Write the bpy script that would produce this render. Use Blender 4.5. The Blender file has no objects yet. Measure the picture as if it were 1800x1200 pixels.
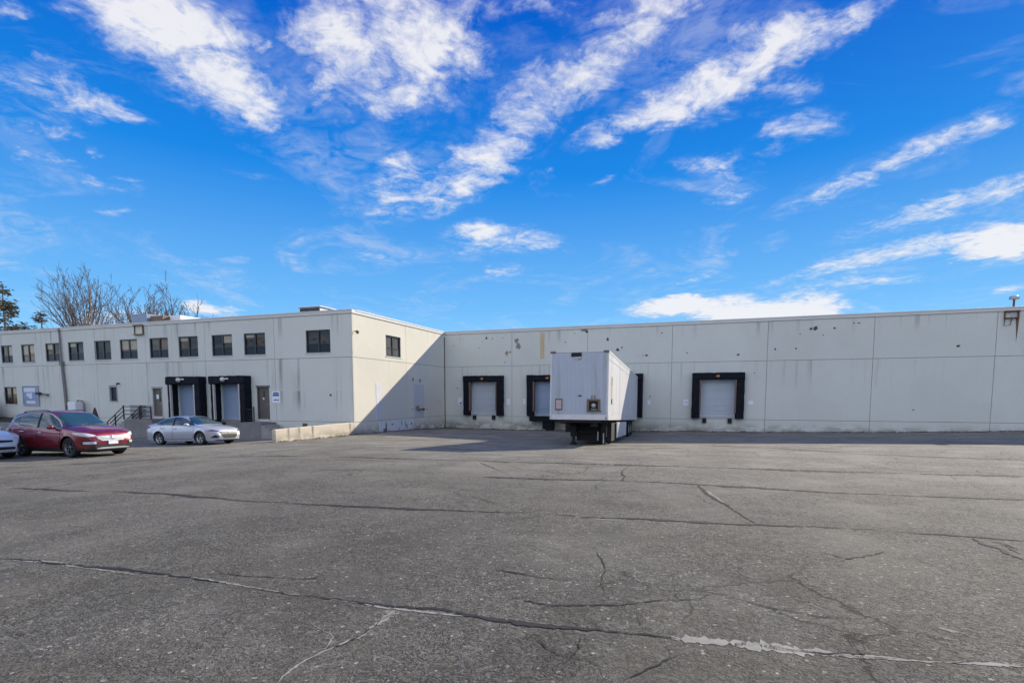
import bpy, bmesh, math, random
import numpy as np
from mathutils import Vector, Matrix
from mathutils.bvhtree import BVHTree
from math import radians, sin, cos, pi, sqrt

SC = bpy.context.scene
COL = SC.collection
R = random.Random(7)

# ------------------------------------------------------------------ camera, sky, sun, exposure
CAM_H, YAW, PITCH = 2.2572, -0.34136, -0.08498
cam_data = bpy.data.cameras.new('camera')
cam = bpy.data.objects.new('camera', cam_data)
COL.objects.link(cam)
cam.location = (0, 0, CAM_H)
cam.rotation_euler = (pi / 2 + PITCH, 0, -YAW)
cam_data.sensor_fit = 'HORIZONTAL'
cam_data.sensor_width = 36
cam_data.lens = 19.0
cam_data.shift_y = 0.09859
cam_data.clip_end = 5000
SC.camera = cam

SC.view_settings.view_transform = 'Standard'
SC.view_settings.look = 'None'
SC.view_settings.exposure = 1.02
SC.view_settings.gamma = 1.0

SUN_TO = Vector((0.98, 1.70, 1.0)).normalized()          # direction towards the sun
SUN_EL = math.asin(SUN_TO.z)
sun_data = bpy.data.lights.new('sun', 'SUN')
sun_data.energy = 3.3
sun_data.angle = radians(0.5)
sun_data.color = (1.0, 0.90, 0.74)
sun = bpy.data.objects.new('sun', sun_data)
COL.objects.link(sun)
sun.location = (60, 100, 60)
sun.rotation_euler = (-SUN_TO).to_track_quat('-Z', 'Y').to_euler()

BLOBS=[(-1.133,0.981,2.026,0.3043,0.2031,1.1),(-1.133,0.876,-2.578,0.1434,0.1223,0.8),(-1.153,1.144,2.033,0.1973,0.101,0.85),(-1.187,1.275,-1.389,0.0853,0.0546,0.5),(-0.72,1.181,2.752,0.2779,0.2292,1.2),(-0.75,1.068,-2.984,0.1749,0.1154,0.8),(-0.599,1.208,-1.719,0.1212,0.1075,0.8),(-0.81,1.324,2.417,0.107,0.0813,0.6),(-0.967,1.2,2.819,0.0943,0.069,0.65),(-0.862,1.145,2.725,0.0801,0.0595,0.4),(-1.582,0.922,-2.465,0.1447,0.1099,0.9),(-1.544,1.036,-2.71,0.1103,0.0794,0.8),(-1.501,1.103,-1.263,0.0646,0.0572,0.45),(-1.763,1.048,-2.802,0.1258,0.0689,0.8),(-1.92,1.085,-3.107,0.0785,0.0412,0.8),(-1.898,1.169,-2.341,0.07,0.0602,0.8),(-1.931,1.298,-1.859,0.0745,0.0564,0.7),(-2.071,1.447,-2.634,0.0797,0.0573,0.65),(-1.749,1.194,2.34,0.0621,0.0257,0.6),(-1.85,1.34,-1.231,0.0407,0.0284,0.5),(-1.269,0.828,-2.787,0.0525,0.0324,0.6),(-1.379,0.786,-2.701,0.0574,0.029,0.6),(-1.461,0.862,-2.758,0.0437,0.0209,0.35),(-1.356,0.76,-2.751,0.0521,0.0223,0.4),(-1.453,0.886,-2.439,0.0781,0.0273,0.3),(-1.103,1.791,2.419,0.2925,0.167,0.85),(-0.955,1.597,1.904,0.1054,0.0933,0.75),(-0.774,1.747,2.373,0.3634,0.1461,0.9),(-0.612,1.644,2.069,0.2208,0.1174,0.8),(-0.899,1.849,2.39,0.219,0.079,0.6),(-0.46,1.479,1.837,0.1815,0.126,0.85),(-0.484,1.386,-2.776,0.0734,0.0677,0.5),(-0.329,1.395,1.988,0.1453,0.1198,0.85),(-0.193,1.322,2.442,0.2212,0.1186,0.85),(-0.078,1.258,2.839,0.1375,0.0791,0.7),(-0.229,1.225,-2.543,0.0931,0.0737,0.5),(-0.31,1.689,2.98,0.1284,0.0617,0.7),(-0.204,1.644,2.845,0.1813,0.0933,0.8),(-0.063,1.57,2.498,0.2068,0.1132,0.85),(0.059,1.517,2.091,0.1571,0.1201,0.85),(0.137,1.432,1.922,0.1144,0.0753,0.7),(0.198,1.611,-2.936,0.0899,0.0644,0.7),(0.097,1.385,-2.488,0.1175,0.0755,0.6),(0.176,1.383,-2.228,0.0554,0.0352,0.7),(0.241,1.41,2.293,0.0916,0.0546,0.8),(0.301,1.375,2.54,0.0804,0.0451,0.7),(-0.112,1.672,2.998,0.1154,0.0346,0.35),(-0.02,1.699,3.051,0.1122,0.0423,0.4),(0.027,2.032,-1.968,0.2334,0.1127,0.62),(0.078,2.162,0.992,0.1232,0.0897,0.45),(-0.019,1.936,-2.463,0.1319,0.0523,0.3),(0.195,1.787,-2.217,0.132,0.0713,0.6),(0.281,1.782,0.875,0.1089,0.089,0.5),(0.157,1.851,-1.822,0.1213,0.0496,0.5),(0.081,1.895,1.718,0.0828,0.0353,0.4),(0.366,2.254,2.083,0.2613,0.0626,0.65),(0.501,2.104,2.086,0.2533,0.0832,0.75),(0.612,1.978,1.956,0.1855,0.0965,0.65),(0.694,1.908,1.471,0.1101,0.0726,0.5),(0.659,2.56,2.354,0.3236,0.1103,0.55),(0.827,2.416,2.105,0.263,0.1534,0.75),(0.95,2.289,1.467,0.1796,0.1244,0.7),(0.473,3.127,2.504,0.4114,0.0942,0.6),(0.699,2.948,2.462,0.3716,0.1898,0.8),(0.88,2.773,2.35,0.2185,0.1512,0.7),(0.665,3.324,2.705,0.356,0.1641,0.65),(0.856,3.275,3.117,0.2429,0.0957,0.5),(1.134,2.854,0.999,0.3287,0.1502,1.6),(1.184,2.817,1.075,0.3103,0.1031,1.0),(1.042,2.894,-2.193,0.1363,0.0505,0.6),(1.036,3.035,1.085,0.0648,0.029,0.5),(-0.215,3.612,2.976,0.3471,0.2752,2.2),(-0.094,3.536,1.347,0.2212,0.161,1.6),(0.192,3.746,1.408,0.3756,0.2041,2.6),(0.112,3.842,1.351,0.2553,0.1691,1.5),(0.58,3.78,1.175,0.3816,0.2431,2.6),(0.436,3.895,1.073,0.2654,0.1933,1.5),(-0.01,3.907,-2.778,0.1865,0.126,0.7),(-0.042,3.067,2.42,0.1909,0.0862,0.55),(-0.132,3.171,2.486,0.1796,0.062,0.4),(0.06,2.785,2.685,0.1641,0.071,0.35),(1.444,3.485,0.801,0.1117,0.099,1.0),(-0.875,2.311,-2.486,0.3076,0.1839,0.85),(-0.918,2.187,2.364,0.1419,0.0967,0.75),(-0.716,2.354,1.8,0.14,0.113,0.75),(-1.093,2.394,2.307,0.0807,0.0729,0.5),(-1.004,2.693,2.923,0.205,0.1152,0.6),(-1.519,2.256,-2.907,0.115,0.0803,0.65),(-1.357,1.819,2.434,0.1179,0.0495,0.4),(-1.62,1.878,-2.801,0.0696,0.0349,0.35),(-1.442,1.488,-2.41,0.1286,0.0403,0.25),(-0.497,1.826,-2.389,0.0291,0.0268,0.5),(-0.356,1.928,2.605,0.0548,0.0299,0.5),(-2.9,2.512,2.372,0.2021,0.1033,2.2),(-2.836,2.643,2.417,0.156,0.1179,1.5),(-3.509,2.411,2.861,0.5428,0.1945,0.8),(-3.745,2.326,2.78,0.2457,0.1338,0.6),(-3.33,2.537,2.888,0.2052,0.1407,0.6),(-0.4,1.143,-2.342,0.0771,0.0387,0.5),(-0.34,1.172,-2.785,0.0752,0.0404,0.5),(-0.467,1.134,-2.567,0.0756,0.041,0.5),(-1.019,1.333,-2.819,0.0718,0.0323,0.5),(-0.46,1.429,-2.77,0.0376,0.0283,0.4),(0.495,2.528,1.097,0.0391,0.0227,0.2),(-0.97,1.051,-3.02,0.0237,0.0145,0.4)]

world = bpy.data.worlds.new('World')
SC.world = world
world.use_nodes = True


def build_world():
    nt = world.node_tree
    nt.nodes.clear()
    N, Lk = nt.nodes.new, nt.links.new

    def math_(op, a, b=None, c=None, clamp=False):
        n = N('ShaderNodeMath'); n.operation = op; n.use_clamp = clamp
        for i, v in enumerate((a, b, c)):
            if v is None: continue
            if isinstance(v, (int, float)): n.inputs[i].default_value = v
            else: Lk(v, n.inputs[i])
        return n.outputs[0]
    out = N('ShaderNodeOutputWorld'); bg = N('ShaderNodeBackground')
    sky = N('ShaderNodeTexSky'); sky.sky_type = 'NISHITA'; sky.sun_disc = False
    sky.sun_elevation = SUN_EL
    sky.sun_rotation = math.atan2(SUN_TO.x, SUN_TO.y)
    sky.altitude = 200; sky.air_density = 1.0; sky.dust_density = 0.3; sky.ozone_density = 2.5
    hsv = N('ShaderNodeHueSaturation'); hsv.inputs['Saturation'].default_value = SKY_SAT
    Lk(sky.outputs[0], hsv.inputs['Color'])
    tc = N('ShaderNodeTexCoord')
    sep = N('ShaderNodeSeparateXYZ'); Lk(tc.outputs['Generated'], sep.inputs[0])
    # a clear blue that deepens with height, blended over the computed sky
    ramp = N('ShaderNodeValToRGB')
    el = ramp.color_ramp.elements
    el[0].position = 0.0; el[0].color = (*SKY0, 1)
    el[1].position = 0.56; el[1].color = (*SKY2, 1)
    for pos, c in ((0.16, SKY05), (0.36, SKY1)):
        e = el.new(pos); e.color = (*c, 1)
    Lk(math_('MAXIMUM', sep.outputs['Z'], 0.0), ramp.inputs[0])
    mixs = N('ShaderNodeMix'); mixs.data_type = 'RGBA'
    mixs.inputs['Factor'].default_value = 0.985
    Lk(hsv.outputs[0], mixs.inputs['A']); Lk(ramp.outputs[0], mixs.inputs['B'])
    # cloud layer: a flat sheet overhead, so streaks converge towards the horizon
    zc = math_('ADD', math_('MAXIMUM', sep.outputs['Z'], 0.0), 0.12)
    px = math_('DIVIDE', sep.outputs['X'], zc); py = math_('DIVIDE', sep.outputs['Y'], zc)
    comb = N('ShaderNodeCombineXYZ'); Lk(px, comb.inputs[0]); Lk(py, comb.inputs[1])

    def noise(vec, scale, detail, rough, dist, off=(0, 0, 0)):
        mp = N('ShaderNodeMapping'); mp.inputs['Location'].default_value = off
        Lk(vec, mp.inputs[0])
        n = N('ShaderNodeTexNoise'); n.inputs['Scale'].default_value = scale
        n.inputs['Detail'].default_value = detail; n.inputs['Roughness'].default_value = rough
        n.inputs['Distortion'].default_value = dist
        Lk(mp.outputs[0], n.inputs['Vector'])
        return n
    # warp the sheet a little so that no cloud has a clean oval outline
    nw = noise(comb.outputs[0], 7.0, 5, 0.6, 0.3)
    sub = N('ShaderNodeVectorMath'); sub.operation = 'SUBTRACT'; sub.inputs[1].default_value = (0.5, 0.5, 0.5)
    Lk(nw.outputs['Color'], sub.inputs[0])
    scl = N('ShaderNodeVectorMath'); scl.operation = 'SCALE'; scl.inputs['Scale'].default_value = 0.20
    Lk(sub.outputs[0], scl.inputs[0])
    wv = N('ShaderNodeVectorMath'); wv.operation = 'ADD'
    Lk(comb.outputs[0], wv.inputs[0]); Lk(scl.outputs[0], wv.inputs[1])
    total = None
    for (x, y, a, sx, sy, s) in BLOBS:
        s *= 1.5; sx *= 1.10; sy *= 1.14
        mp = N('ShaderNodeMapping'); mp.vector_type = 'TEXTURE'
        mp.inputs['Location'].default_value = (x, y, 0)
        mp.inputs['Rotation'].default_value = (0, 0, a)
        mp.inputs['Scale'].default_value = (sx, sy, 1)
        Lk(wv.outputs[0], mp.inputs[0])
        g = N('ShaderNodeTexGradient'); g.gradient_type = 'QUADRATIC_SPHERE' if False else 'SPHERICAL'
        Lk(mp.outputs[0], g.inputs[0])
        total = math_('MULTIPLY', g.outputs['Fac'], s) if total is None else math_('MULTIPLY_ADD', g.outputs['Fac'], s, total)
    # unseen bright cloud behind the camera, added to fill the shaded walls
    nb = noise(comb.outputs[0], 1.3, 6, 0.55, 0.2, (3, 1, 0))
    back = math_('MULTIPLY', math_('SUBTRACT', nb.outputs['Fac'], 0.318, clamp=True), 4.5)
    behind = math_('MULTIPLY', math_('ADD', sep.outputs['Y'], -0.02), -3.0, clamp=True)
    back = math_('MULTIPLY', back, behind)
    n1 = noise(comb.outputs[0], 8.0, 10, 0.63, 1.5)
    n2 = noise(comb.outputs[0], 30.0, 8, 0.65, 0.5, (2, 5, 0))
    n0 = noise(wv.outputs[0], 4.6, 8, 0.6, 1.0, (4, 4, 0))
    clump = math_('MULTIPLY', math_('SUBTRACT', n0.outputs['Fac'], 0.33, clamp=True), 3.4, clamp=True)
    total = math_('ADD', math_('MULTIPLY', total, math_('MULTIPLY_ADD', clump, 0.60, 0.42)), back)
    det = math_('MULTIPLY_ADD', math_('SUBTRACT', n1.outputs['Fac'], 0.5), 2.2,
                math_('MULTIPLY', math_('SUBTRACT', n2.outputs['Fac'], 0.5), 1.1))
    # detail only bites where there is cloud to bite
    amt = math_('MULTIPLY', total, 2.2, clamp=True)
    dens = math_('MULTIPLY_ADD', det, amt, total)
    mr = N('ShaderNodeMapRange'); mr.interpolation_type = 'SMOOTHSTEP'
    mr.inputs['From Min'].default_value = 0.02; mr.inputs['From Max'].default_value = 1.75
    mr.inputs['To Min'].default_value = 0.0; mr.inputs['To Max'].default_value = 0.90
    Lk(dens, mr.inputs['Value'])
    # a veil of thin high haze between the clouds
    nv = noise(comb.outputs[0], 1.6, 7, 0.6, 1.2, (6, 2, 0))
    nv2 = noise(comb.outputs[0], 6.0, 8, 0.65, 2.0, (1, 7, 0))
    veil = math_('MULTIPLY', math_('SUBTRACT', nv.outputs['Fac'], 0.50, clamp=True), math_('MULTIPLY', math_('SUBTRACT', nv2.outputs['Fac'], 0.36, clamp=True), 7.0), clamp=True)
    cover = math_('MAXIMUM', mr.outputs[0], math_('MINIMUM', veil, 0.30))
    # cloud white, greyer where it is thick
    cr = N('ShaderNodeValToRGB')
    ce = cr.color_ramp.elements
    ce[0].position = 0.35; ce[0].color = (*CLOUD_A, 1)
    ce[1].position = 0.95; ce[1].color = (*CLOUD_B, 1)
    Lk(math_('MULTIPLY_ADD', n1.outputs['Fac'], 0.7, math_('MULTIPLY', dens, 0.35)), cr.inputs[0])
    # extra gain on the cloud behind the camera, as fill for shaded walls
    lit = N('ShaderNodeVectorMath'); lit.operation = 'SCALE'
    Lk(cr.outputs[0], lit.inputs[0]); Lk(math_('MULTIPLY_ADD', behind, FILL_CLOUD_GAIN, 1.0), lit.inputs['Scale'])
    mix = N('ShaderNodeMix'); mix.data_type = 'RGBA'
    Lk(cover, mix.inputs['Factor']); Lk(mixs.outputs['Result'], mix.inputs['A']); Lk(lit.outputs[0], mix.inputs['B'])
    Lk(mix.outputs['Result'], bg.inputs['Color'])
    bg.inputs['Strength'].default_value = SKY_STRENGTH
    Lk(bg.outputs[0], out.inputs[0])
    world.cycles.sampling_method = 'MANUAL'
    world.cycles.sample_map_resolution = 512


SKY_STRENGTH = 0.10
SKY_SAT = 1.2
FILL_CLOUD_GAIN = 1.22
SKY0, SKY05, SKY1, SKY2 = (1.9, 3.9, 5.4), (0.80, 2.45, 4.75), (0.05, 1.22, 3.95), (0.0, 0.54, 3.0)
CLOUD_A, CLOUD_B = (3.55, 3.75, 4.2), (4.6, 4.55, 4.6)
build_world()

# ------------------------------------------------------------------ helpers
ORG = {}


class MB:
    """collects faces in world coordinates and links them as one mesh object"""
    def __init__(s):
        s.v, s.f, s.m, s.sm = [], [], [], []

    def face(s, pts, mi=0, smooth=False):
        i = len(s.v)
        s.v += [tuple(p) for p in pts]
        s.f.append(tuple(range(i, i + len(pts)))); s.m.append(mi); s.sm.append(smooth)

    def grid(s, rows, mi=0, smooth=True, closed=False):
        i = len(s.v); n = len(rows[0])
        for r in rows: s.v += [tuple(p) for p in r]
        for a in range(len(rows) - 1):
            for b in range(n if closed else n - 1):
                c = (b + 1) % n
                s.f.append((i + a * n + b, i + a * n + c, i + (a + 1) * n + c, i + (a + 1) * n + b))
                s.m.append(mi); s.sm.append(smooth)

    def box(s, x0, x1, y0, y1, z0, z1, mi=0):
        s.hexa([(x0, y0, z0), (x1, y0, z0), (x1, y1, z0), (x0, y1, z0), (x0, y0, z1), (x1, y0, z1), (x1, y1, z1), (x0, y1, z1)], mi)

    def hexa(s, p, mi=0):
        i = len(s.v); s.v += [tuple(q) for q in p]
        for q in ((0, 3, 2, 1), (4, 5, 6, 7), (0, 1, 5, 4), (1, 2, 6, 5), (2, 3, 7, 6), (3, 0, 4, 7)):
            s.f.append(tuple(i + k for k in q)); s.m.append(mi); s.sm.append(False)

    def tube(s, path, r, n=8, mi=0, smooth=True, caps=True):
        path = [Vector(p) for p in path]
        rs = r if isinstance(r, (list, tuple)) else [r] * len(path)
        rows = []
        ref = None
        for k, p in enumerate(path):
            t = (path[min(k + 1, len(path) - 1)] - path[max(k - 1, 0)])
            if t.length < 1e-9: t = Vector((0, 0, 1))
            t.normalize()
            if ref is None:
                ref = Vector((1, 0, 0)) if abs(t.x) < 0.8 else Vector((0, 1, 0))
            u = (ref - t * ref.dot(t))
            if u.length < 1e-5: u = t.orthogonal()
            u.normalize(); ref = u
            w = t.cross(u)
            rows.append([p + (u * cos(2 * pi * j / n) + w * sin(2 * pi * j / n)) * rs[k] for j in range(n)])
        s.grid(rows, mi, smooth, closed=True)
        if caps:
            s.face(list(reversed(rows[0])), mi); s.face(rows[-1], mi)

    def lathe(s, c, axis, prof, n=24, mi=0, smooth=True):
        """prof: list of (radius, along axis)"""
        c = Vector(c); axis = Vector(axis).normalized(); u = axis.orthogonal().normalized(); w = axis.cross(u)
        rows = [[c + axis * h + (u * cos(2 * pi * j / n) + w * sin(2 * pi * j / n)) * r for j in range(n)] for r, h in prof]
        s.grid(rows, mi, smooth, closed=True)

    def prism(s, poly, y0, y1, mi=0):
        """poly in (x, z), extruded along y"""
        n = len(poly)
        s.face([(x, y0, z) for x, z in poly], mi); s.face([(x, y1, z) for x, z in reversed(poly)], mi)
        for k in range(n):
            a, b = poly[k], poly[(k + 1) % n]
            s.face([(a[0], y0, a[1]), (a[0], y1, a[1]), (b[0], y1, b[1]), (b[0], y0, b[1])], mi)

    def build(s, name, mats, parent=None, bevel=0.0, fix=True, weld=False, M=None):
        o3 = ORG.get(parent.as_pointer() if parent else 0, Vector((0, 0, 0)))
        me = bpy.data.meshes.new(name)
        vs = [M @ Vector(p) for p in s.v] if M is not None else s.v
        me.from_pydata([(p[0] - o3.x, p[1] - o3.y, p[2] - o3.z) for p in vs], [], s.f)
        for m in (mats if isinstance(mats, (list, tuple)) else [mats]): me.materials.append(m)
        me.polygons.foreach_set('material_index', s.m)
        me.polygons.foreach_set('use_smooth', s.sm)
        if fix or weld:
            bm = bmesh.new(); bm.from_mesh(me)
            if weld: bmesh.ops.remove_doubles(bm, verts=bm.verts, dist=1e-4)
            if fix: bmesh.ops.recalc_face_normals(bm, faces=bm.faces)
            bm.to_mesh(me); bm.free()
        me.update()
        o = bpy.data.objects.new(name, me); COL.objects.link(o)
        if parent: o.parent = parent
        ORG[o.as_pointer()] = o3.copy()
        if bevel:
            b = o.modifiers.new('bevel', 'BEVEL'); b.width = bevel; b.segments = 2; b.limit_method = 'ANGLE'
        return o


KEEP = []


def thing(name, label, cat, loc=(0, 0, 0), group=None):
    o = bpy.data.objects.new(name, None); COL.objects.link(o)
    o.location = loc; o['label'] = label; o['category'] = cat
    o.empty_display_size = 0.3
    if group: o['group'] = group
    ORG[o.as_pointer()] = Vector(loc); KEEP.append(o)
    return o


def tag(o, label, cat, group=None):
    o['label'] = label; o['category'] = cat
    if group: o['group'] = group
    return o


def solo(mb, name, mats, label, cat, group=None, bevel=0.0, loc=None, **k):
    """a thing that is one mesh, its origin moved to its base"""
    if loc is None:
        a = np.array(mb.v); loc = ((a[:, 0].min() + a[:, 0].max()) / 2, (a[:, 1].min() + a[:, 1].max()) / 2, a[:, 2].min())
    mb.v = [(p[0] - loc[0], p[1] - loc[1], p[2] - loc[2]) for p in mb.v]
    o = mb.build(name, mats, None, bevel=bevel, **k)
    o.location = loc
    return tag(o, label, cat, group)


def structure(o):
    o['kind'] = 'structure'; return o


# ------------------------------------------------------------------ materials
def new_mat(name):
    m = bpy.data.materials.new(name); m.use_nodes = True
    nt = m.node_tree
    return m, nt, nt.nodes['Principled BSDF']


class NG:
    def __init__(s, nt): s.nt = nt

    def n(s, t, **k):
        x = s.nt.nodes.new(t)
        for a, b in k.items(): setattr(x, a, b)
        return x

    def l(s, a, b): s.nt.links.new(a, b)

    def math(s, op, a, b=None, c=None, clamp=False):
        n = s.n('ShaderNodeMath', operation=op, use_clamp=clamp)
        for i, v in enumerate((a, b, c)):
            if v is None: continue
            if isinstance(v, (int, float)): n.inputs[i].default_value = v
            else: s.l(v, n.inputs[i])
        return n.outputs[0]

    def pos(s): return s.n('ShaderNodeNewGeometry').outputs['Position']

    def map(s, vec, scale=(1, 1, 1), loc=(0, 0, 0), rot=(0, 0, 0)):
        m = s.n('ShaderNodeMapping'); m.inputs['Scale'].default_value = scale; m.inputs['Location'].default_value = loc
        m.inputs['Rotation'].default_value = rot
        s.l(vec, m.inputs[0]); return m.outputs[0]

    def noise(s, vec, scale, detail=4, rough=0.5, dist=0.0):
        n = s.n('ShaderNodeTexNoise'); n.inputs['Scale'].default_value = scale; n.inputs['Detail'].default_value = detail
        n.inputs['Roughness'].default_value = rough; n.inputs['Distortion'].default_value = dist
        s.l(vec, n.inputs['Vector']); return n.outputs['Fac']

    def step(s, v, a, b, lo=0.0, hi=1.0):
        m = s.n('ShaderNodeMapRange', interpolation_type='SMOOTHSTEP')
        m.inputs['From Min'].default_value = a; m.inputs['From Max'].default_value = b
        m.inputs['To Min'].default_value = lo; m.inputs['To Max'].default_value = hi
        s.l(v, m.inputs['Value']); return m.outputs[0]

    def mix(s, f, a, b, blend='MIX'):
        m = s.n('ShaderNodeMix', data_type='RGBA', blend_type=blend)
        for k, v in (('Factor', f), ('A', a), ('B', b)):
            if isinstance(v, (int, float)): m.inputs[k].default_value = v
            elif isinstance(v, tuple): m.inputs[k].default_value = (*v, 1)
            else: s.l(v, m.inputs[k])
        return m.outputs['Result']

    def bump(s, h, strength, dist, bsdf):
        b = s.n('ShaderNodeBump'); b.inputs['Strength'].default_value = strength; b.inputs['Distance'].default_value = dist
        s.l(h, b.inputs['Height']); s.l(b.outputs[0], bsdf.inputs['Normal'])


def plain(name, col, rough=0.6, metal=0.0, var=0.15, vscale=4.0, spec=0.5, coat=0.0, bump=0.0):
    m, nt, b = new_mat(name); g = NG(nt)
    tcn = g.n('ShaderNodeTexCoord')
    nz = g.noise(tcn.outputs['Object'], vscale, 5, 0.6)
    lo = tuple(c * (1 - var) for c in col); hi = tuple(min(1, c * (1 + var)) for c in col)
    g.l(g.mix(nz, lo, hi), b.inputs['Base Color'])
    b.inputs['Roughness'].default_value = rough; b.inputs['Metallic'].default_value = metal
    b.inputs['Specular IOR Level'].default_value = spec
    if coat: b.inputs['Coat Weight'].default_value = coat; b.inputs['Coat Roughness'].default_value = 0.03
    if bump: g.bump(g.noise(tcn.outputs['Object'], vscale * 6, 4, 0.6), bump, 0.01, b)
    return m


def wall_mat(name, col, streak, chips, zones):
    """painted concrete with drips below joints, dirt at the foot and chipped spots"""
    m, nt, b = new_mat(name); g = NG(nt)
    p = g.pos(); sp = g.n('ShaderNodeSeparateXYZ'); g.l(p, sp.inputs[0]); z = sp.outputs['Z']
    big = g.noise(p, 0.35, 5, 0.6); fine = g.noise(p, 5.0, 6, 0.65)
    c = g.mix(big, tuple(k * 0.90 for k in col), tuple(min(1, k * 1.06) for k in col))
    c = g.mix(g.step(fine, 0.35, 0.75, 0, 0.10), c, tuple(k * 0.72 for k in col))
    # repainted, slightly different patches
    pt = g.noise(g.map(p, (0.30, 0.30, 0.22), (7, 3, 2)), 1.0, 1, 0.3)
    c = g.mix(g.step(pt, 0.56, 0.60, 0, 0.22), c, tuple(k * 0.84 for k in col))
    # drips
    d1 = g.noise(g.map(p, (2.6, 2.6, 0.05)), 1.0, 4, 0.6); d2 = g.noise(g.map(p, (0.8, 0.8, 0.18), (3, 1, 0)), 1.0, 3, 0.5)
    dr = g.math('MULTIPLY', g.step(d1, 0.53, 0.70), g.step(d2, 0.34, 0.58))
    fall = None
    for zt, ln in zones:
        f = g.math('MULTIPLY', g.step(z, zt - ln, zt - ln * 0.15), g.step(z, zt - 0.02, zt + 0.02, 1, 0))
        fall = f if fall is None else g.math('MAXIMUM', fall, f)
    dr = g.math('MULTIPLY', dr, g.math('MULTIPLY', fall, streak), clamp=True)
    c = g.mix(dr, c, (0.12, 0.115, 0.10))
    # a few rust-tinted runs
    d3 = g.noise(g.map(p, (1.3, 1.3, 0.04), (11, 5, 0)), 1.0, 3, 0.5)
    c = g.mix(g.math('MULTIPLY', g.step(d3, 0.66, 0.74), g.math('MULTIPLY', fall, streak * 0.8)), c, (0.34, 0.25, 0.16))
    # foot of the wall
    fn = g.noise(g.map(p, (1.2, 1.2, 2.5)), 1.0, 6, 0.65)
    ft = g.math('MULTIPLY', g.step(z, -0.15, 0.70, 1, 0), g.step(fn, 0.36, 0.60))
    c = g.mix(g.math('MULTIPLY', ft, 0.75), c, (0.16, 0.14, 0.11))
    if chips:
        v = g.n('ShaderNodeTexVoronoi'); v.inputs['Scale'].default_value = 1.15; g.l(g.map(p, (1, 1, 1.25), (0.4, 0, 0.2)), v.inputs['Vector'])
        sc = g.n('ShaderNodeSeparateColor'); g.l(v.outputs['Color'], sc.inputs[0])
        rad = g.math('MULTIPLY', g.step(sc.outputs[0], 0.45, 1.0), 0.070)
        dist = g.math('ADD', v.outputs['Distance'], g.math('MULTIPLY', g.math('SUBTRACT', g.noise(p, 14, 3, 0.6), 0.5), 0.09))
        ch = g.math('LESS_THAN', dist, rad)
        zone = g.math('MULTIPLY', g.step(z, 2.2, 4.3), g.step(g.noise(p, 0.22, 2, 0.5), 0.42, 0.55))
        c = g.mix(g.math('MULTIPLY', ch, g.math('MULTIPLY', zone, chips)), c, (0.10, 0.085, 0.06))
    g.l(c, b.inputs['Base Color'])
    b.inputs['Roughness'].default_value = 0.85; b.inputs['Specular IOR Level'].default_value = 0.25
    g.bump(g.math('ADD', fine, g.math('MULTIPLY', big, 2.0)), 0.25, 0.01, b)
    return m


WALLC = (0.645, 0.655, 0.590)
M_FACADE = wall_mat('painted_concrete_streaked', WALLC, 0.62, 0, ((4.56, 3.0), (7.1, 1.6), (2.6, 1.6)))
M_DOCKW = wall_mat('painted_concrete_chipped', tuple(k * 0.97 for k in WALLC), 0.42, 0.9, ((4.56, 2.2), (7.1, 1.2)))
M_SIDE = wall_mat('painted_concrete_sun_tint', (0.68, 0.645, 0.535), 0.15, 0.0, ((4.56, 2.2), (7.1, 1.2)))  # same wall paint, its colour warmed to carry the sunlight on this side
M_JOINT = plain('joint_sealant', (0.34, 0.33, 0.31), 0.9, var=0.3, vscale=2)
M_COPING = plain('coping_metal', (0.62, 0.60, 0.56), 0.5, var=0.1, vscale=1.2)
M_ROOF = plain('roof_membrane', (0.30, 0.29, 0.28), 0.9)
M_FRAME = plain('dark_bronze_frame', (0.018, 0.020, 0.024), 0.35, var=0.2)
M_BLACK = plain('black_vinyl', (0.006, 0.008, 0.014), 0.6, var=0.5, vscale=2.5, spec=0.15, bump=0.3)
M_RUBBER = plain('black_rubber', (0.012, 0.012, 0.012), 0.8, var=0.3)
M_STRIP = plain('brown_strip', (0.16, 0.10, 0.07), 0.6, var=0.35, vscale=3)
M_PSTRIP = plain('pale_strip', (0.50, 0.46, 0.44), 0.6, var=0.2, vscale=3)
M_RAIL = plain('black_iron', (0.02, 0.02, 0.022), 0.5, var=0.3)
M_DOOR = plain('brown_grey_door', (0.12, 0.105, 0.09), 0.5, var=0.12, vscale=2)
M_DOORFR = plain('grey_door_frame', (0.33, 0.32, 0.31), 0.55)
M_WHITE = plain('white_paint', (0.75, 0.75, 0.74), 0.5, var=0.06)
M_PAPER = plain('white_notice', (0.78, 0.80, 0.84), 0.6, var=0.08, vscale=6)
M_BLUEINK = plain('blue_ink', (0.05, 0.09, 0.28), 0.6, var=0.3, vscale=12)
M_RUST = plain('rusty_steel', (0.14, 0.06, 0.03), 0.85, var=0.6, vscale=5)
M_GALV = plain('galvanised_metal', (0.40, 0.41, 0.42), 0.45, metal=0.4, var=0.2)
M_BROWNM = plain('brown_metal', (0.16, 0.10, 0.06), 0.6, var=0.3)
M_CONC = plain('grey_concrete', (0.30, 0.29, 0.27), 0.9, var=0.3, vscale=1.6, bump=0.3)
M_DARKCONC = plain('stained_concrete', (0.20, 0.195, 0.185), 0.9, var=0.35, vscale=1.6, bump=0.3)
M_DARK = plain('dark_recess', (0.012, 0.012, 0.013), 0.8)
M_PIPE = plain('downpipe_brown', (0.20, 0.185, 0.17), 0.6, var=0.25)
M_AMBER = plain('amber_lens', (0.45, 0.22, 0.05), 0.3)
M_LAMPW = plain('white_lamp_head', (0.70, 0.68, 0.64), 0.4)


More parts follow.
